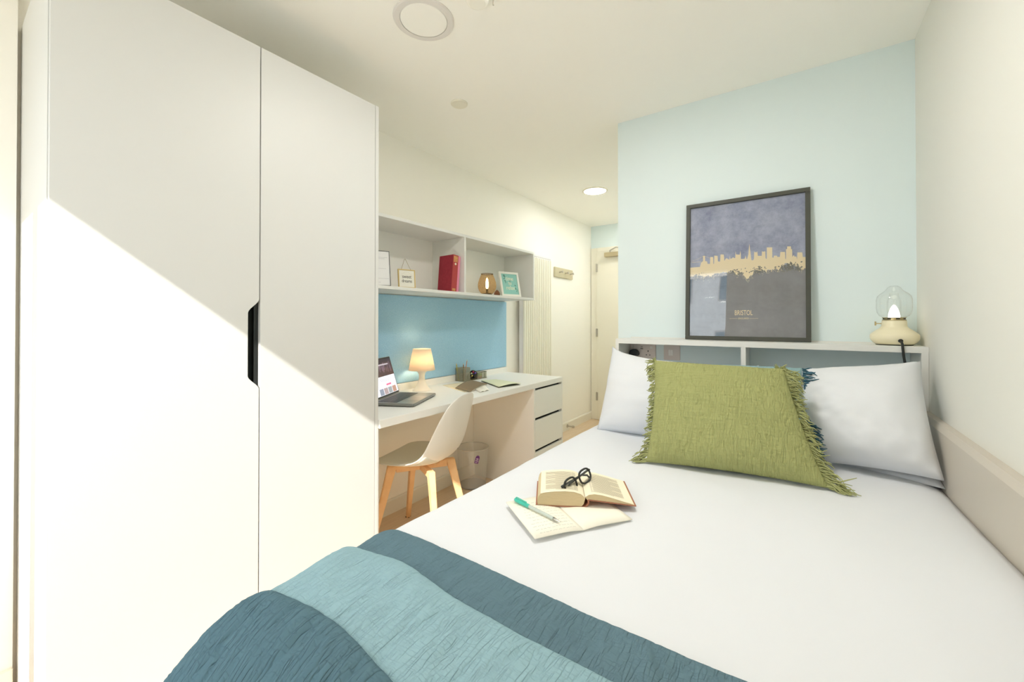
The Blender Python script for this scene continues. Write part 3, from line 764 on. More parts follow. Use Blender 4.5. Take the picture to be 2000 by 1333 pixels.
# thick open book: local x = to the right across spread, y = away along spine
BK = thing('open_book', 'thick old book lying open on the notebook with glasses on top', 'book', (-.478, 1.032, zb+.007), (0, 0, math.radians(30)))
def block(sgn, wd, h0, hs, n=14):
    """page block: fore edge height profile"""
    top_, bot_ = [], []
    for j in range(n+1):
        s_ = j/n
        x = sgn*wd*s_
        top_.append((x, h0*(1-(1-min(1, s_*3.0))**2)*(1-.06*s_)+hs*math.sin(s_*math.pi)*.35+ .004 if s_ > 0 else h0*.55))
        bot_.append((x, .0025))
    return top_, bot_
def bookside(name, sgn, wd, prof, dlen, m_top):
    n = len(prof)
    mb = MB()
    N_ = 6
    vs_, fs_ = [], []
    poly = [(p[0], p[1]) for p in prof]
    mb.prism(poly, 1, 0, dlen)
    return mb
dl = .165
lt = [(0, .030), (-.012, .043), (-.030, .049), (-.055, .0505), (-.085, .048), (-.110, .044), (-.122, .040), (-.128, .030), (-.131, .015), (-.130, .003), (-.01, .003), (-.004, .012)]
rt = [(0, .030), (.010, .037), (.024, .0395), (.045, .037), (.075, .029), (.105, .020), (.130, .0135), (.133, .011), (.095, .0145), (.06, .019), (.03, .022), (.006, .021)]
lt = [(x, z*.82) for x, z in lt]; rt = [(x, z*.92) for x, z in rt]
b1 = build('left_pages', MB().prism(lt, 1, 0, dl), pageedge, BK, wld=False, bevel=0)
b2 = build('right_pages', MB().prism(rt, 1, 0, dl), pageedge, BK, wld=False)
def topsheet(prof, nm, par, off=.0006):
    mb = MB(); mb.grid([[Vector((p[0], y*dl/4, p[1]+off)) for y in range(5)] for p in prof]); return build(nm, mb, paperc, par, wld=False, smooth=True)
topsheet(lt[:7], 'printed_page', b1); topsheet(rt[:7], 'printed_page', b2)
def prof_z(prof, x):
    for a, b_ in zip(prof[:-1], prof[1:]):
        if min(a[0], b_[0]) <= x <= max(a[0], b_[0]): return a[1]+(b_[1]-a[1])*(x-a[0])/(b_[0]-a[0]+1e-9)
    return .04
pm = mat('printed_text', s2l(168, 160, 136), .9)
for prof, sgn, par in ((lt[:7], -1, b1), (rt[:7], 1, b2)):
    lm = MB()
    for k in range(26):
        y = .016+k*.0052
        x0, x1 = sgn*.018, sgn*(.108 if k % 7 else .08)
        xs_ = [x0+(x1-x0)*q/10 for q in range(11)]
        lm.grid([[Vector((x, y, prof_z(prof, x)+.0010)), Vector((x, y+.0016, prof_z(prof, x)+.0010))] for x in xs_])
    o = build('text_lines', lm, pm, par, wld=False); o['kind'] = 'stuff'
redc = mat('red_book_cloth', s2l(168, 112, 88), .8)
build('cover', MB().box(-.135, -.004, -.0015, dl+.003, 0, .0022), redc, BK, wld=False)
mbx = MB()
mbx.prism([(.010, .0195), (.136, .008), (.136, .0105), (.010, .0222)], 1, -.0015, dl+.003)
mbx.prism([(-.004, 0), (.004, .003), (.011, .012), (.010, .0222), (.006, .0205), (.007, .012), (.002, .0055), (-.004, .0022)], 1, -.0015, dl+.003)
build('cover', mbx, redc, BK, wld=False)
# glasses
gb = mat('black_acetate', (.03, .03, .028), .25)
Rg = Matrix.Rotation(math.radians(36), 3, 'Z')
GL = thing('glasses', 'black folded reading glasses resting on the open book', 'glasses', (-.522, 1.078, zb+.056), (math.radians(70), math.radians(-8), math.radians(78)))

fr = MB(); 
def lens_pts(cx_, n=24):
    return [(cx_+.0245*math.copysign(abs(math.cos(a))**.75, math.cos(a)), .0185*math.copysign(abs(math.sin(a))**.8, math.sin(a)), 0) for a in [2*math.pi*i/n for i in range(n)]]
fr.tube(lens_pts(-.033), .0030, 6, closed=True); fr.tube(lens_pts(.033), .0030, 6, closed=True)
fr.tube([(-.010, .004, 0), (0, .009, .001), (.010, .004, 0)], .0022, 6)
build('rim', fr, gb, GL, wld=False, smooth=True)
build('lens', MB().add([(p[0]*.99, p[1]*.98, p[2]) for p in lens_pts(-.033)], [list(range(24))]), globe, GL, wld=False)
build('lens', MB().add([(p[0]*.99, p[1]*.98, p[2]) for p in lens_pts(.033)], [list(range(24))]), globe, GL, wld=False)
build('temple', MB().tube([(-.058, .008, 0), (-.061, .008, -.006), (-.050, .007, -.010), (.03, .004, -.011), (.055, -.006, -.012), (.062, -.016, -.012)], [.0040, .0036, .0032, .0028, .0030, .0028], 6), gb, GL, wld=False)
build('temple', MB().tube([(.058, .008, 0), (.061, .008, -.004), (.050, .007, -.006), (-.03, .002, -.007), (-.055, -.010, -.007), (-.062, -.020, -.007)], [.0040, .0036, .0032, .0028, .0030, .0028], 6), gb, GL, wld=False)
# pen
pa, pb_ = Vector((-.655, .950, zb+.0145)), Vector((-.487, .907, zb+.0150))
PN = thing('pen', 'clear gel pen with a turquoise cap lying on the notebook', 'pen', tuple(pa))
dd = (pb_-pa)
def seg(a, b_): return [pa+dd*a, pa+dd*b_]
teal = mat('turquoise_plastic', s2l(70, 190, 170), .3)
build('cap', MB().tube([pa+dd*q for q in (0, .02, .05, .33, .34)], [.003, .0052, .0056, .0052, .0045], 12), teal, PN, smooth=True)
build('clip', MB().tube([pa+dd*.03+Vector((0, 0, .006)), pa+dd*.05+Vector((0, 0, .0085)), pa+dd*.28+Vector((0, 0, .0075))], .0014, 6), teal, PN)
build('barrel', MB().tube([pa+dd*q for q in (.34, .36, .84, .86)], [.0040, .0042, .0040, .0040], 12), mat('clear_barrel', s2l(196, 206, 200), .2), PN, smooth=True)
build('tip', MB().tube([pa+dd*q for q in (.86, .93, .98, 1.0)], [.0040, .003, .0014, .0006], 12), chrome, PN, smooth=True)

# ------------------------------------------------------------------ chair
CH = thing('desk_chair', 'white plastic shell chair with grey seat pad and wooden legs at the desk', 'chair', (-1.762, 1.620, 0), (0, 0, math.atan2(-.27, -.96)))
prof = [(.235, .418, .160, .0, 0), (.232, .436, .185, .002, 0), (.212, .449, .205, .004, 0), (.15, .453, .222, .012, 0), (.05, .446, .232, .024, 0), (-.05, .441, .234, .040, 0), (-.12, .448, .230, .062, .005),
        (-.17, .470, .226, .075, .025), (-.205, .510, .220, .06, .048), (-.228, .565, .212, .035, .058), (-.246, .63, .204, .015, .055), (-.262, .70, .192, .004, .045), (-.275, .765, .170, 0, .030), (-.283, .805, .135, 0, .018), (-.286, .826, .085, 0, .008), (-.287, .832, .03, 0, .002)]
def shell_rows(ps, inset=0, up=0, K=16, trim=1.0):
    rows = []
    for i, (x, z, hw_, lift, fwd) in enumerate(ps):
        row = []
        for k in range(K+1):
            u = 2*k/K-1; uu = u*trim
            row.append(Vector((x+fwd*abs(uu)**2.6+inset, hw_*math.sin(uu*math.pi/2)*.0+hw_*uu, z+lift*abs(uu)**2.8+up)))
        rows.append(row)
    return rows
sh = build('shell', MB().grid(shell_rows(prof)), plastic, CH, wld=False, smooth=True, solid=.007, sub=2)
build('seat_pad', MB().grid(shell_rows([(p[0]*.97-.004, p[1]+.004, p[2], p[3], p[4]) for p in prof[1:8]], 0, .010, 16, .93)), padm, CH, wld=False, smooth=True, solid=.012, sub=2)
feet = {'D': (.205, .175), 'A': (.205, -.175), 'B': (-.205, .180), 'C': (-.205, -.180)}
def leg(fx, fy):
    f_ = Vector((fx, fy, 0)); tpt = Vector((fx*.60, fy*.60, .425))
    out = Vector((fx, fy, 0)).normalized(); side = Vector((-out.y, out.x, 0))
    mb = MB(); vs_ = []
    for p, wo, ws in ((f_, .014, .012), (f_.lerp(tpt, .78), .022, .016), (tpt, .026, .017)):
        vs_ += [p+out*wo+side*ws, p+out*wo-side*ws, p-out*wo-side*ws, p-out*wo+side*ws]
    fs_ = [(3, 2, 1, 0), (8, 9, 10, 11)]
    for b_ in (0, 4):
        fs_ += [(b_+k, b_+(k+1) % 4, b_+4+(k+1) % 4, b_+4+k) for k in range(4)]
    mb.add(vs_, fs_); return mb
for k_, (fx, fy) in feet.items():
    lg = build('leg', leg(fx, fy), oak, CH, wld=False, bevel=.003)
    build('foot_cap', MB().box(fx-.013, fx+.013, fy-.012, fy+.012, 0, .004), black, lg, wld=False)
for a, b_ in (('D', 'C'), ('A', 'B')):
    pa_ = Vector((feet[a][0]*.60, feet[a][1]*.60, 0)); pb2 = Vector((feet[b_][0]*.60, feet[b_][1]*.60, 0))
    an = math.atan2(pb2.y-pa_.y, pb2.x-pa_.x); L_ = (pb2-pa_).length
    M_ = Matrix.Translation((pa_.x, pa_.y, 0)) @ Matrix.Rotation(an, 4, 'Z')
    mb = MB().box(.02, L_-.02, -.014, .014, .385 if a == 'D' else .3855, .424 if a == 'D' else .4235, M_)
    build('cross_rail', mb, oak, CH, wld=False, bevel=.002)
build('seat_mount', MB().box(-.10, -.05, -.03, .03, .424, .436), oak, CH, wld=False)
build('seat_mount', MB().box(.06, .15, -.05, .05, .424, .444), black, CH, wld=False)

# ------------------------------------------------------------------ waste bin
BNc = (-2.0, 2.345)
def wire_mat():
    M = bpy.data.materials.new('wire_mesh'); M.use_nodes = True; nt = M.node_tree; b = nt.nodes['Principled BSDF']
    b.inputs['Base Color'].default_value = (.74, .75, .72, 1); b.inputs['Metallic'].default_value = .3; b.inputs['Roughness'].default_value = .4
    L = nt.links.new; tc = nt.nodes.new('ShaderNodeTexCoord'); sp = nt.nodes.new('ShaderNodeSeparateXYZ'); L(tc.outputs['UV'], sp.inputs[0])
    outs = []
    for i, sc_ in ((0, 330), (1, 140)):
        a = nt.nodes.new('ShaderNodeMath'); a.operation = 'MULTIPLY'; a.inputs[1].default_value = sc_; L(sp.outputs[i], a.inputs[0])
        f_ = nt.nodes.new('ShaderNodeMath'); f_.operation = 'FRACT'; L(a.outputs[0], f_.inputs[0])
        g = nt.nodes.new('ShaderNodeMath'); g.operation = 'LESS_THAN'; g.inputs[1].default_value = .24; L(f_.outputs[0], g.inputs[0]); outs.append(g)
    mx = nt.nodes.new('ShaderNodeMath'); mx.operation = 'MAXIMUM'; L(outs[0].outputs[0], mx.inputs[0]); L(outs[1].outputs[0], mx.inputs[1])
    L(mx.outputs[0], b.inputs['Alpha'])
    return M
wm = wire_mat()
def uv_cyl(o, n, rows_):
    me = o.data; uv = me.uv_layers.new(name='UVMap')
    zs = [v.co.z for v in me.vertices]; z0, z1 = min(zs), max(zs)
    for p in me.polygons:
        angs = []
        for li in p.loop_indices:
            v = me.vertices[me.loops[li].vertex_index].co; angs.append(math.atan2(v.y-uv_cyl.c[1], v.x-uv_cyl.c[0])/(2*math.pi)+.5)
        if max(angs)-min(angs) > .5: angs = [a+1 if a < .5 else a for a in angs]
        for li, a in zip(p.loop_indices, angs):
            v = me.vertices[me.loops[li].vertex_index].co; uv.data[li].uv = (a, (v.z-z0)/(z1-z0))
BN = thing('waste_bin', 'round silver wire-mesh waste bin with purple tag under the desk', 'bin', (BNc[0], BNc[1], 0))
o = build('mesh_wall', MB().lathe([(.098, .012), (.116, .285)], 64, (BNc[0], BNc[1], 0), cap=False), wm, BN, smooth=True)
uv_cyl.c = (0, 0); uv_cyl(o, 64, 1)
def ring(r, z, t_): return [(BNc[0]+r*math.cos(a), BNc[1]+r*math.sin(a), z) for a in [2*math.pi*i/40 for i in range(40)]]
steel = mat('bin_steel', (.62, .61, .57), .35, metal=.5)
build('top_rim', MB().tube(ring(.117, .286, 0), .0035, 8, closed=True), steel, BN, smooth=True)
build('base', MB().lathe([(.094, .004), (.099, .004), (.099, .014), (.094, .014)], 40, (BNc[0], BNc[1], 0)), mat('bin_base', (.35, .36, .36), .4, metal=.4), BN)
tg = math.atan2(-BNc[1], -BNc[0])+.28
ca = Vector((BNc[0]+.1145*math.cos(tg), BNc[1]+.1145*math.sin(tg), .225))
M_ = Matrix.Translation(ca) @ Matrix.Rotation(tg+math.pi/2, 4, 'Z') @ Matrix.Rotation(math.radians(90), 4, 'X') @ Matrix.Rotation(math.radians(-18), 4, 'Z')
mb = MB(); pts = [(-.015, -.028), (.015, -.028), (.015, .016), (.010, .026), (0, .030), (-.010, .026), (-.015, .016)]
mb.prism([(p[0], p[1]) for p in pts], 2, .001, .002); mb.v = [M_ @ v for v in mb.v]
tgo = build('paper_tag', mb, mat('purple_tag', s2l(120, 70, 150), .6), BN)
mb = MB().box(-.008, .008, .000, .009, .002, .0024).box(-.011, .009, -.022, -.018, .002, .0024).box(-.011, .011, -.012, -.005, .002, .0024); mb.v = [M_ @ v for v in mb.v]
build('tag_print', mb, mat('tag_print', s2l(220, 200, 230), .6), tgo)

# ------------------------------------------------------------------ desk lamp
TL = thing('table_lamp', 'small white lit table lamp with a flared stem on the desk', 'lamp', (-2.015, 1.853, DZ))
shade = bpy.data.materials.new('lamp_shade_plastic'); shade.use_nodes = True
sb = shade.node_tree.nodes['Principled BSDF']; sb.inputs['Base Color'].default_value = (.92, .86, .72, 1); sb.inputs['Roughness'].default_value = .5
sb.inputs['Transmission Weight'].default_value = 0
nt = shade.node_tree; tr = nt.nodes.new('ShaderNodeBsdfTranslucent'); tr.inputs[0].default_value = (.95, .80, .62, 1); mxs = nt.nodes.new('ShaderNodeMixShader'); mxs.inputs[0].default_value = .30
nt.links.new(sb.outputs[0], mxs.inputs[1]); nt.links.new(tr.outputs[0], mxs.inputs[2]); nt.links.new(mxs.outputs[0], nt.nodes['Material Output'].inputs[0])
c_ = (-2.015, 1.853, DZ)
build('lamp_stem', MB().lathe([(.060, 0), (.060, .003), (.052, .010), (.036, .028), (.026, .052), (.0195, .078), (.0185, .095), (.0215, .112), (.032, .124), (.052, .132), (.054, .134)], 40, c_), mat('lamp_stem', (.88, .82, .70), .35), TL, smooth=True)
build('lamp_shade', MB().lathe([(.0855, .134), (.058, .272)], 48, c_, cap=False), shade, TL, smooth=True, solid=.0015)
build('shade_top', MB().lathe([(.058, .2715), (.050, .2725)], 48, c_, cap=False), shade, TL)
ORG['bulb'] = Vector()
build('bulb', MB().lathe([(.010, .14), (.02, .16), (.026, .19), (.02, .215), (.004, .225)], 24, c_), mat('warm_bulb', (1, .9, .7), .4, emit=(1, .80, .56), estr=28), TL, smooth=True)

# ------------------------------------------------------------------ laptop
dxl = Vector((-.9, -.436, 0)).normalized()   # front -> hinge
dyl = Vector((.436, -.9, 0)).normalized()    # right -> left
FRc = Vector((-1.800, 1.770, DZ+.004))
LP = thing('laptop', 'open grey laptop showing a web page at the left end of the desk', 'laptop', tuple(FRc), (0, 0, math.atan2(dyl.y, dyl.x)))
# local x: from right corner to left, local y: rot90 of x = (.9,.436) -> front is +y ; hinge is -y
Wd, Dp = .340, .240
def rb(x0, x1, y0, y1, z0, z1): return MB().box(x0, x1, y0, y1, z0, z1)
bs = build('base', rb(0, Wd, -Dp, 0, 0, .014), alu, LP, wld=False, bevel=.004, seg=3)
build('keyboard_well', rb(.022, Wd-.022, -Dp+.022, -Dp+.135, .0142, .0146), mat('keywell', (.03, .03, .03), .5), bs, wld=False)
km = MB()
for r_i in range(6):
    for c_i in range(14):
        x0 = .025+c_i*.0209; y0 = -Dp+.0245+r_i*.0182
        km.box(x0, x0+.0182, y0, y0+(.0155), .0147, .0156)
ko = build('keys', km, mat('keycap', (.06, .06, .058), .4), bs, wld=False); ko['kind'] = 'stuff'
build('trackpad', rb(Wd/2-.065, Wd/2+.065, -.090, -.010, .0141, .0143), mat('trackpad', (.36, .34, .31), .3, metal=.4), bs, wld=False)
for x_, y_ in ((.02, -.04), (Wd-.04, -.04), (.02, -Dp+.02), (Wd-.04, -Dp+.02)): build('rubber_foot', B(x_, x_+.02, y_, y_+.02, -.004, 0), black, bs, wld=False)
lean = math.radians(17)
ML = Matrix.Translation((0, -Dp+.004, .014)) @ Matrix.Rotation(lean, 4, 'X')
def lb(x0, x1, z0, z1, y0, y1):
    m_ = MB().box(x0, x1, y0, y1, z0, z1, ML); return m_
scn = build('screen_lid', lb(0, Wd, 0, .228, -.005, 0), alu, LP, wld=False, bevel=.002)
build('bezel', lb(.003, Wd-.003, .004, .225, .0001, .0008), black, scn, wld=False)
def em(n_, c, s_=1.0): return mat(n_, (.02, .02, .02), .3, emit=c, estr=s_)
build('page_background', lb(.008, Wd-.008, .012, .118, .0008, .0011), em('scr_white', (.86, .86, .92), 1), scn, wld=False)
build('page_photo', lb(.008, Wd-.008, .118, .218, .0008, .0011), em('scr_dark', (.02, .012, .025), 1), scn, wld=False)
pm_ = MB(); rnd = random.Random(4)
for k in range(16):
    x = rnd.uniform(.012, .30); w_ = rnd.uniform(.006, .02); z0 = rnd.uniform(.13, .16); z1 = z0+rnd.uniform(.02, .05)
    pm_.v += MB().box(x, x+w_, .0011, .0012, z0, z1, ML).v; o0 = len(pm_.v)-8; pm_.f += [[i+o0 for i in f] for f in [(0,3,2,1),(4,5,6,7),(0,1,5,4),(1,2,6,5),(2,3,7,6),(3,0,4,7)]]
build('photo_figures', pm_, em('scr_grey', (.10, .07, .12), 1), scn, wld=False)['kind'] = 'stuff'
build('photo_banner', lb(.05, Wd-.03, .182, .190, .0012, .0013), em('scr_band', (.42, .40, .45), 1), scn, wld=False)
build('pink_button', lb(.075, .135, .062, .072, .0012, .0014), em('scr_pink', (.85, .12, .25), 1), scn, wld=False)
tl_ = MB()
for zz, a_, b_ in ((.100, .055, .20), (.092, .07, .19), (.086, .07, .15)):
    s0_ = len(tl_.v); tl_.box(a_, b_, .0012, .0013, zz, zz+.0016, ML)
build('page_text', tl_, em('scr_text', (.35, .35, .4), 1), scn, wld=False)
for i_, c in enumerate(((.45, .25, .18), (.30, .33, .34), (.40, .30, .30), (.25, .28, .35))):
    build('page_thumbnail', lb(.028+i_*.052, .074+i_*.052, .014, .050, .0012, .0013), em('scr_th%d' % i_, c, 1), scn, wld=False)

# ------------------------------------------------------------------ desk papers and organiser
def flat(name, pts, z0, z1, m, label=None, cat=None, parent=None, **k):
    o = build(name, MB().prism([tuple(p) for p in pts], 2, z0, z1), m, parent, **k)
    if label: tag(o, label, cat)
    return o
def quad_sheet(name, q, zf, m, parent, th=.0012, n=10):
    q = [Vector((p[0], p[1], 0)) for p in q]; rows = []
    for j in range(n+1):
        row = []
        for i in range(n+1):
            a, b_ = i/n, j/n
            P = lerp(lerp(q[0], q[1], a), lerp(q[3], q[2], a), b_); P.z = DZ+zf(a, b_); row.append(P)
        rows.append(row)
    return build(name, MB().grid(rows), m, parent, smooth=True, solid=th, offset=1)
tag(quad_sheet('paper_sheet', [(-2.045, 2.075), (-2.03, 2.275), (-1.735, 2.08), (-1.735, 1.955)], lambda a, b_: .0005, mat('cream_sheet', s2l(238, 226, 196), .8), None), 'loose cream sheet under the brown notebook on the desk', 'paper')
NB2 = thing('brown_notebook', 'brown kraft covered notebook lying face down on the desk', 'notebook', (-1.86, 2.16, DZ))
bq = [(-1.872, 2.015), (-2.012, 2.345), (-1.808, 2.285), (-1.690, 1.960)]
quad_sheet('pages', [(lerp(-1.86, p[0], .95), lerp(2.16, p[1], .95)) for p in bq], lambda a, b_: .002+.006*math.sin(a*math.pi)+.0005, paper, NB2, .004)
quad_sheet('cover', bq, lambda a, b_: .0070+.010*math.sin(a*math.pi), mat('kraft_brown', s2l(140, 122, 96), .8), NB2, .0015)
NB3 = thing('green_page_notebook', 'open notebook with pale green pages towards the drawer end', 'notebook', (-1.79, 2.36, DZ))
gq = [(-1.950, 2.380), (-1.886, 2.490), (-1.612, 2.408), (-1.660, 2.215)]
quad_sheet('cover', gq, lambda a, b_: .0006+.004*b_*a, mat('dark_cover', (.12, .12, .09), .6), NB3)
quad_sheet('pages', [(-1.950, 2.384), (-1.888, 2.488), (-1.608, 2.408), (-1.662, 2.220)], lambda a, b_: .006+.010*math.sin(a*2.6)*b_, mat('green_page', s2l(230, 234, 204), .85), NB3, .003)
PBk = thing('small_white_booklet', 'little white booklet open by the chair back on the desk', 'booklet', (-1.70, 2.10, DZ))
quad_sheet('pages', [(-1.645, 2.003), (-1.648, 2.095), (-1.80, 2.24), (-1.80, 2.10)], lambda a, b_: .002+.005*abs(math.sin(a*math.pi*2))*(1-b_*.4), paper, PBk, .002)

OG = thing('desk_organiser', 'wire mesh desk organiser with pen cup and note tray by the pinboard', 'organiser', (-2.08, 2.36, DZ))
meshm = mat('organiser_mesh', s2l(172, 168, 146), .5, metal=.3)
def mesh_box(mb, x0, x1, y0, y1, z0, z1, st=.007, r_=.0009):
    for y in (y0, y1):
        x = x0
        while x <= x1+1e-6: mb.box(x-r_, x+r_, y-r_, y+r_, z0, z1); x += st
        z_ = z0
        while z_ <= z1+1e-6: mb.box(x0, x1, y-r_*.7, y+r_*.7, z_-r_, z_+r_); z_ += st
    for x in (x0, x1):
        y = y0
        while y <= y1+1e-6: mb.box(x-r_, x+r_, y-r_, y+r_, z0, z1); y += st
        z_ = z0
        while z_ <= z1+1e-6: mb.box(x-r_*.7, x+r_*.7, y0, y1, z_-r_, z_+r_); z_ += st
mb = MB(); mesh_box(mb, -2.115, -2.045, 2.285, 2.365, DZ+.003, DZ+.098); o = build('pen_cup', mb, meshm, OG); o['kind'] = 'stuff'
build('cup_rim', MB().tube([(-2.115, 2.285, DZ+.099), (-2.045, 2.285, DZ+.099), (-2.045, 2.365, DZ+.099), (-2.115, 2.365, DZ+.099)], .002, 6, closed=True), meshm, OG)
mb = MB(); mesh_box(mb, -2.115, -2.035, 2.445, 2.555, DZ+.003, DZ+.050); o = build('note_tray', mb, meshm, OG); o['kind'] = 'stuff'
build('tray_rim', MB().tube([(-2.115, 2.445, DZ+.051), (-2.035, 2.445, DZ+.051), (-2.035, 2.555, DZ+.051), (-2.115, 2.555, DZ+.051)], .002, 6, closed=True), mat('rim_dark', s2l(90, 92, 72), .5), OG)
build('base_plate', MB().box(-2.117, -2.033, 2.283, 2.557, DZ+.0005, DZ+.003), meshm, OG)
Mh = Matrix.Rotation(math.radians(90), 4, 'Y') @ Matrix.Rotation(0, 4, 'Z')
cc = (-2.044, 2.405, DZ+.043)
dirp = Vector((.80, -.42, .42)).normalized(); qd = dirp.to_track_quat('Z', 'Y').to_matrix().to_4x4()
build('round_cup', MB().lathe([(.029, -.075), (.034, 0), (.0345, 0), (.030, -.076)], 28, cc, cap=False, M=qd), meshm, OG)
build('cup_floor', MB().lathe([(.001, -.060), (.030, -.060)], 28, cc, cap=False, M=qd), black, OG)
pen_cols = [('purple', s2l(120, 100, 190)), ('pink', s2l(200, 60, 100)), ('white', s2l(220, 220, 190)), ('yellow', s2l(230, 210, 120)), ('black', (.03, .03, .03)), ('dark blue', s2l(40, 50, 90))]
for i_, (nm, c) in enumerate(pen_cols):
    a = i_*1.1+.5; r_ = .018 if i_ < 5 else .0
    off_ = qd @ Vector((r_*math.cos(a), r_*math.sin(a), 0)); p0 = Vector(cc)+off_-dirp*.055; p1_ = Vector(cc)+off_+dirp*.010
    t_ = thing('marker', '%s-capped marker poking out of the tilted round cup of the organiser' % nm, 'marker', tuple(p1_), group='markers in the round cup')
    mpn = mat('marker_%s' % nm, c, .4)
    build('cap', MB().tube([p1_-dirp*.022, p1_-dirp*.003, p1_], [.0062, .0062, .005], 10), mpn, t_)
    build('barrel', MB().tube([p0, p1_-dirp*.0221], .0055, 10), mat('marker_barrel', (.1, .1, .11), .4), t_)
for i_, (x, y, tx_, ty_, c, nm) in enumerate(((-2.10, 2.30, -.004, -.02, s2l(196, 190, 90), 'yellow'), (-2.08, 2.335, .0, .035, s2l(205, 150, 130), 'pink'), (-2.06, 2.31, .004, -.005, s2l(160, 120, 80), 'wooden'))):
    hgt = .125 if i_ != 1 else .145
    t_ = thing('pencil', '%s pencil standing in the square mesh cup' % nm, 'pencil', (x, y, DZ+.0035), group='pencils in the mesh cup')
    build('shaft', MB().tube([(x, y, DZ+.0035), (x+tx_, y+ty_, DZ+hgt)], .0035, 6), mat('pencil_%s' % nm, c, .5), t_)
    build('point', MB().tube([(x+tx_, y+ty_, DZ+hgt), (x+tx_*1.08, y+ty_*1.08, DZ+hgt+.010)], [.0035, .0007], 6), oak, t_)
for i_, (c, nm) in enumerate(((s2l(170, 215, 80), 'lime'), (s2l(235, 200, 90), 'amber'), (s2l(240, 130, 110), 'coral'))):
    z0 = DZ+.0035+(2-i_)*.0125
    tag(build('sticky_note_pad', MB().box(-2.075, -2.040, 2.475, 2.500, z0, z0+.0122), mat('note_%s' % nm, c, .7)), '%s sticky index pad stacked in the organiser tray' % nm, 'note pad', 'index pads in the tray')
tag(build('sticky_note_pad', MB().box(-2.112, -2.080, 2.455, 2.540, DZ+.0035, DZ+.042), mat('note_white', s2l(220, 232, 205), .7)), 'pale mint block of note paper behind the coloured pads', 'note pad', 'index pads in the tray')

# ------------------------------------------------------------------ things on the wall shelf
SB = SZ0+.018
def panel_thing(name, label, cat, BLp, BRp, ht, lean_deg, bwid, fm, im, depth=.012, group=None):
    a = math.atan2(BRp[1]-BLp[1], BRp[0]-BLp[0]); wd = math.hypot(BRp[1]-BLp[1], BRp[0]-BLp[0])
    T = thing(name, label, cat, (BLp[0], BLp[1], SB+.0006), (0, 0, a), group)
    le = math.radians(lean_deg)
    # local: x along width, face normal is -y (towards camera), leans back towards +y
    ML_ = Matrix.Translation((0, 0, depth*math.sin(le))) @ Matrix.Rotation(-le, 4, 'X')
    mb = MB()
    for bx in ((0, wd, 0, bwid), (0, wd, ht-bwid, ht), (0, bwid, bwid, ht-bwid), (wd-bwid, wd, bwid, ht-bwid)):
        mb.box(bx[0], bx[1], -depth/2, depth/2, bx[2], bx[3], ML_)
    build('frame', mb, fm, T, wld=False, bevel=.0008)
    pc = build('picture', MB().box(bwid, wd-bwid, -depth*.22, depth*.4, bwid, ht-bwid, ML_), im, T, wld=False)
    return T, ML_, wd, pc
# (a) document frame, cut by the wardrobe
T, ML_, wd, pc = panel_thing('document_frame', 'thin black framed white document half hidden by the wardrobe', 'picture frame', (-1.93, 1.36), (-1.87, 1.487), .205, 12, .003, mat('thin_black', (.03, .03, .03), .4), mat('document_white', (.80, .80, .80), .5))
gl = MB()
for z_, a_, b_ in ((.165, .5, .92), (.158, .5, .8), (.10, .55, .85), (.042, .2, .95), (.02, .5, .62)): gl.box(wd*a_, wd*b_, -.0032, -.0028, z_, z_+.0012, ML_)
build('document_lines', gl, mat('doc_grey', (.45, .45, .48), .7), pc, wld=False)
# (b) hanging sign
goldw = mat('pale_wood_frame', s2l(205, 180, 120), .5)
T, ML_, wd, pc = panel_thing('hanging_sign', 'little wooden sign reading sweet dreams with a string loop', 'sign', (-1.905, 1.570), (-1.875, 1.672), .112, 6, .006, goldw, mat('sign_white', (.82, .80, .72), .6), .010)
MS = ML_ @ Matrix.Translation((wd/2, -.0026, .068)) @ Matrix.Rotation(math.radians(90), 4, 'X')
ink = mat('black_ink', (.03, .03, .03), .6)
text('lettering', 'sweet', .030, ink, pc, MS, .8)
text('lettering', 'dreams', .027, ink, pc, ML_ @ Matrix.Translation((wd/2, -.0026, .042)) @ Matrix.Rotation(math.radians(90), 4, 'X'), .8)
arc = MB()
for k in range(9):
    a = math.radians(160-k*17.5); arc.box(wd/2+.034*math.cos(a)-.001, wd/2+.034*math.cos(a)+.001, -.0028, -.0024, .062+.034*math.sin(a)-.001, .062+.034*math.sin(a)+.001, ML_)
build('leaf_wreath', arc, mat('leaf_ink', (.4, .42, .3), .7), pc, wld=False)
build('string', MB().tube([ML_ @ Vector(p) for p in ((.022, 0, .112), (.050, .01, .178), (.054, .01, .178), (wd-.026, 0, .112))], .0010, 5), mat('jute', s2l(150, 130, 90), .9), T, wld=False)
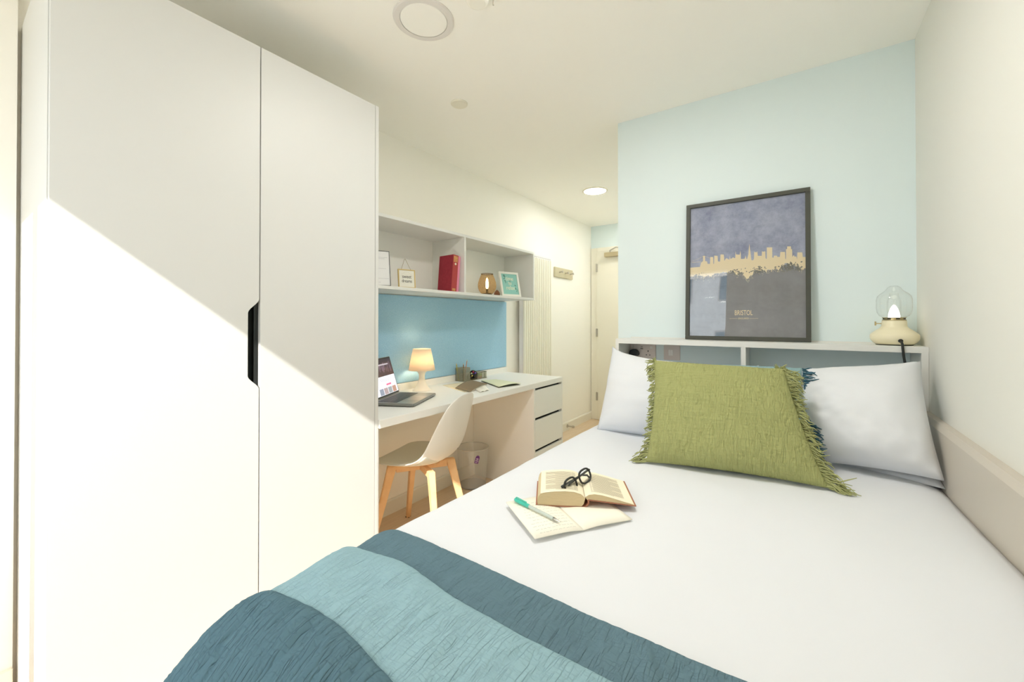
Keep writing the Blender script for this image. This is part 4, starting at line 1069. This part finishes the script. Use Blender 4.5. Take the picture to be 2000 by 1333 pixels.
# (c) books leaning on the divider
red = mat('red_cloth', s2l(160, 48, 62), .8, var=(s2l(150, 40, 56), 60)); redsp = mat('red_spine', s2l(176, 72, 70), .75)
goldf = mat('gold_foil', s2l(224, 190, 110), .4, metal=.2); pink = mat('pink_cloth', s2l(232, 150, 176), .75)
def shelf_book(name, label, y0, th, x0, x1, h_, m_cov, m_sp, lean_y, gold):
    T = thing(name, label, 'book', (x1, y0, SB+.0006), (0, 0, 0), 'books leaning on the shelf divider')
    # lean: top shifts +y ; local coordinates x: 0 spine .. -(x1-x0)
    Sh = Matrix.Translation((0, 0, .0)) @ Matrix.Rotation(-lean_y, 4, 'X')
    d_ = x1-x0
    Sh = Sh @ Matrix.Rotation(math.radians(-4), 4, 'Z')
    build('pages', MB().box(-d_+.006, -.004, .003, th-.003, .004, h_-.004, Sh), paperc, T, wld=False)
    build('cover', MB().box(-d_, -.002, 0, .003, 0, h_, Sh).box(-d_, -.002, th-.003, th, 0, h_, Sh), m_cov, T, wld=False, bevel=.0006)
    sp_ = build('spine', MB().box(-.004, 0, 0, th, 0, h_, Sh), m_sp, T, wld=False, bevel=.001)
    if gold:
        g = MB()
        for z_ in (.945, .915, .885, .85, .815): g.box(.0001, .0005, .006, th-.006, h_*z_, h_*z_+.004, Sh)
        for z_ in (.035, .06, .08): g.box(.0001, .0005, .008, th-.012, h_*z_, h_*z_+.003, Sh)
        build('gold_tooling', g, goldf, sp_, wld=False)
        rr = [(.5*th+.008*math.cos(a), h_*.755+.008*math.sin(a)) for a in [i*math.pi/6 for i in range(12)]]
        m2 = MB().prism(rr, 0, .0001, .0006); m2.v = [Sh @ v for v in m2.v]
        build('spine_label', m2, mat('label_cream', (.85, .78, .6), .6), sp_, wld=False)
    return T
shelf_book('red_hardback', 'dark red clothbound book with gold bands on its spine', 1.962, .047, -1.995, -1.858, .248, red, redsp, math.radians(5), True)
shelf_book('pink_book', 'slim pink book between the red book and shelf divider', 2.0125, .022, -1.99, -1.862, .243, pink, pink, math.radians(5), False)
# (d) amber lantern
LC = (-1.895, 2.385, SB+.0005)
LN = thing('amber_candle_lantern', 'bulbous amber wire candle lantern glowing on the shelf', 'lantern', LC)
build('foot', MB().lathe([(.036, 0), (.036, .012), (.030, .014)], 32, LC), mat('lantern_foot', (.05, .035, .02), .4), LN)
amber = bpy.data.materials.new('amber_mesh'); amber.use_nodes = True; nt = amber.node_tree; nt.nodes.clear()
oo = nt.nodes.new('ShaderNodeOutputMaterial'); mxa = nt.nodes.new('ShaderNodeMixShader'); ta = nt.nodes.new('ShaderNodeBsdfTransparent'); ta.inputs[0].default_value = (.93, .84, .68, 1)
da = nt.nodes.new('ShaderNodeBsdfDiffuse'); da.inputs[0].default_value = (.45, .32, .17, 1); ck = nt.nodes.new('ShaderNodeTexVoronoi'); ck.inputs['Scale'].default_value = 230; ck.feature = 'DISTANCE_TO_EDGE'
tca = nt.nodes.new('ShaderNodeTexCoord'); lt_ = nt.nodes.new('ShaderNodeMath'); lt_.operation = 'LESS_THAN'; lt_.inputs[1].default_value = .085
nt.links.new(tca.outputs['Object'], ck.inputs[0]); nt.links.new(ck.outputs[0], lt_.inputs[0]); nt.links.new(lt_.outputs[0], mxa.inputs[0]); nt.links.new(ta.outputs[0], mxa.inputs[1]); nt.links.new(da.outputs[0], mxa.inputs[2]); nt.links.new(mxa.outputs[0], oo.inputs[0])
build('wire_body', MB().lathe([(.040, .008), (.058, .028), (.067, .052), (.069, .070), (.066, .092), (.058, .118), (.047, .145), (.044, .155)], 40, LC, cap=False), amber, LN, smooth=True)
build('top_ring', MB().tube([(LC[0]+.044*math.cos(a), LC[1]+.044*math.sin(a), LC[2]+.156) for a in [2*math.pi*i/28 for i in range(28)]], .0022, 6, closed=True), mat('bronze', s2l(90, 66, 36), .4, metal=.5), LN)
build('bulb_holder', MB().lathe([(.008, .014), (.008, .046)], 12, LC), MATS['lantern_foot'], LN)
build('candle_bulb', MB().lathe([(.006, .046), (.011, .062), (.011, .095), (.007, .118), (.001, .130)], 16, LC), mat('candle_bulb', (1, .9, .7), .4, emit=(1, .72, .42), estr=9), LN, smooth=True)
# (e) mint print in a white frame
T, ML_, wd, pc = panel_thing('mint_quote_frame', 'white framed mint print reading time to relax on the shelf', 'picture frame', (-1.925, 2.612), (-1.862, 2.790), .208, 14, .018, framew, mat('mint_print', s2l(150, 205, 196), .7), .014)
wt = mat('quote_white', s2l(244, 240, 214), .6)
for s_, z_, sz in (('time', .150, .050), ('to', .112, .044), ('relax', .072, .050)):
    text('lettering', s_, sz, wt, pc, ML_ @ Matrix.Translation((wd/2, -.0036, z_)) @ Matrix.Rotation(math.radians(90), 4, 'X'), .85, ext=.0006)
lv = MB(); rnd = random.Random(8)
for (cx_, cz_) in ((.042, .158), (.046, .120), (.105, .128), (.140, .085), (.148, .055), (.045, .168)):
    for k in range(4):
        a = rnd.random()*6; x = cx_+.008*math.cos(a); z_ = cz_+.012*math.sin(a); r_ = .005
        lv.add([ML_ @ Vector((x+r_*math.cos(b_+a)*(.5 if i % 2 else 1.2), -.0034, z_+r_*math.sin(b_+a))) for i, b_ in enumerate([j*math.pi/3 for j in range(6)])], [(0, 1, 2, 3, 4, 5)])
build('leaf_motif', lv, mat('leaf_print', s2l(84, 130, 118), .7), pc, wld=False)['kind'] = 'stuff'
# (f) brown object behind the frame
tag(build('brown_pine_cone', MB().lathe([(.012, 0), (.022, .006), (.025, .018), (.020, .032), (.010, .044), (.003, .050)], 14, (-1.935, 2.56, SB+.0006)), mat('cone_brown', s2l(120, 80, 56), .8, bump=(60, .8, .004))), 'small brown ornament peeping out behind the mint print', 'ornament')

# ------------------------------------------------------------------ outside, seen mirrored in the poster glass
struct('ground', MB().box(-45, 40, -60, YW-.6, -6.2, -6.0), mat('paving', (.7, .7, .67), .9))
def brick_mat():
    M = bpy.data.materials.new('pale_brick'); M.use_nodes = True; nt = M.node_tree; b = nt.nodes['Principled BSDF']
    tc = nt.nodes.new('ShaderNodeTexCoord'); mp = nt.nodes.new('ShaderNodeMapping'); mp.inputs['Rotation'].default_value = (math.radians(90), 0, 0)
    br = nt.nodes.new('ShaderNodeTexBrick'); br.inputs['Scale'].default_value = 4.4; br.inputs['Color1'].default_value = (.84, .88, .90, 1); br.inputs['Color2'].default_value = (.76, .81, .84, 1); br.inputs['Mortar'].default_value = (.72, .74, .74, 1)
    nt.links.new(tc.outputs['Object'], mp.inputs[0]); nt.links.new(mp.outputs[0], br.inputs[0]); nt.links.new(br.outputs[0], b.inputs['Base Color']); b.inputs['Roughness'].default_value = .9
    return M
AB = thing('apartment_building', 'pale brick apartment block outside, mirrored in the poster glass', 'building', (-4, -20, -6))
build('wall', MB().box(-14, 10, -26, -20, -6, 6.2), brick_mat(), AB)
build('parapet', MB().box(-14.1, 10.1, -26.1, -19.9, 6.2, 6.75), mat('parapet_white', (.85, .85, .83), .7), AB)
wfm = mat('window_surround', (.5, .5, .5), .5); wgl = mat('far_window_glass', (.10, .20, .27), .08, spec=.8)
wproto = None
for r_i in range(4):
    for c_i in range(9):
        x = -13.2+c_i*2.55; z = -4.6+r_i*3.05
        if wproto is None:
            wproto = build('window', MB().box(-.62, .62, -.02, .03, -.05, 1.75), wfm, AB, wld=False, loc=None)
            wproto.location = Vector((x, -20, z))-Vector((-4, -20, -6))
            wpane = build('pane', MB().box(-.55, .55, .03, .04, .03, 1.68), wgl, wproto, wld=False)
        else:
            c = wproto.copy(); C.objects.link(c); c.parent = AB; c.location = Vector((x, -20, z))-Vector((-4, -20, -6))
            d = wpane.copy(); C.objects.link(d); d.parent = c
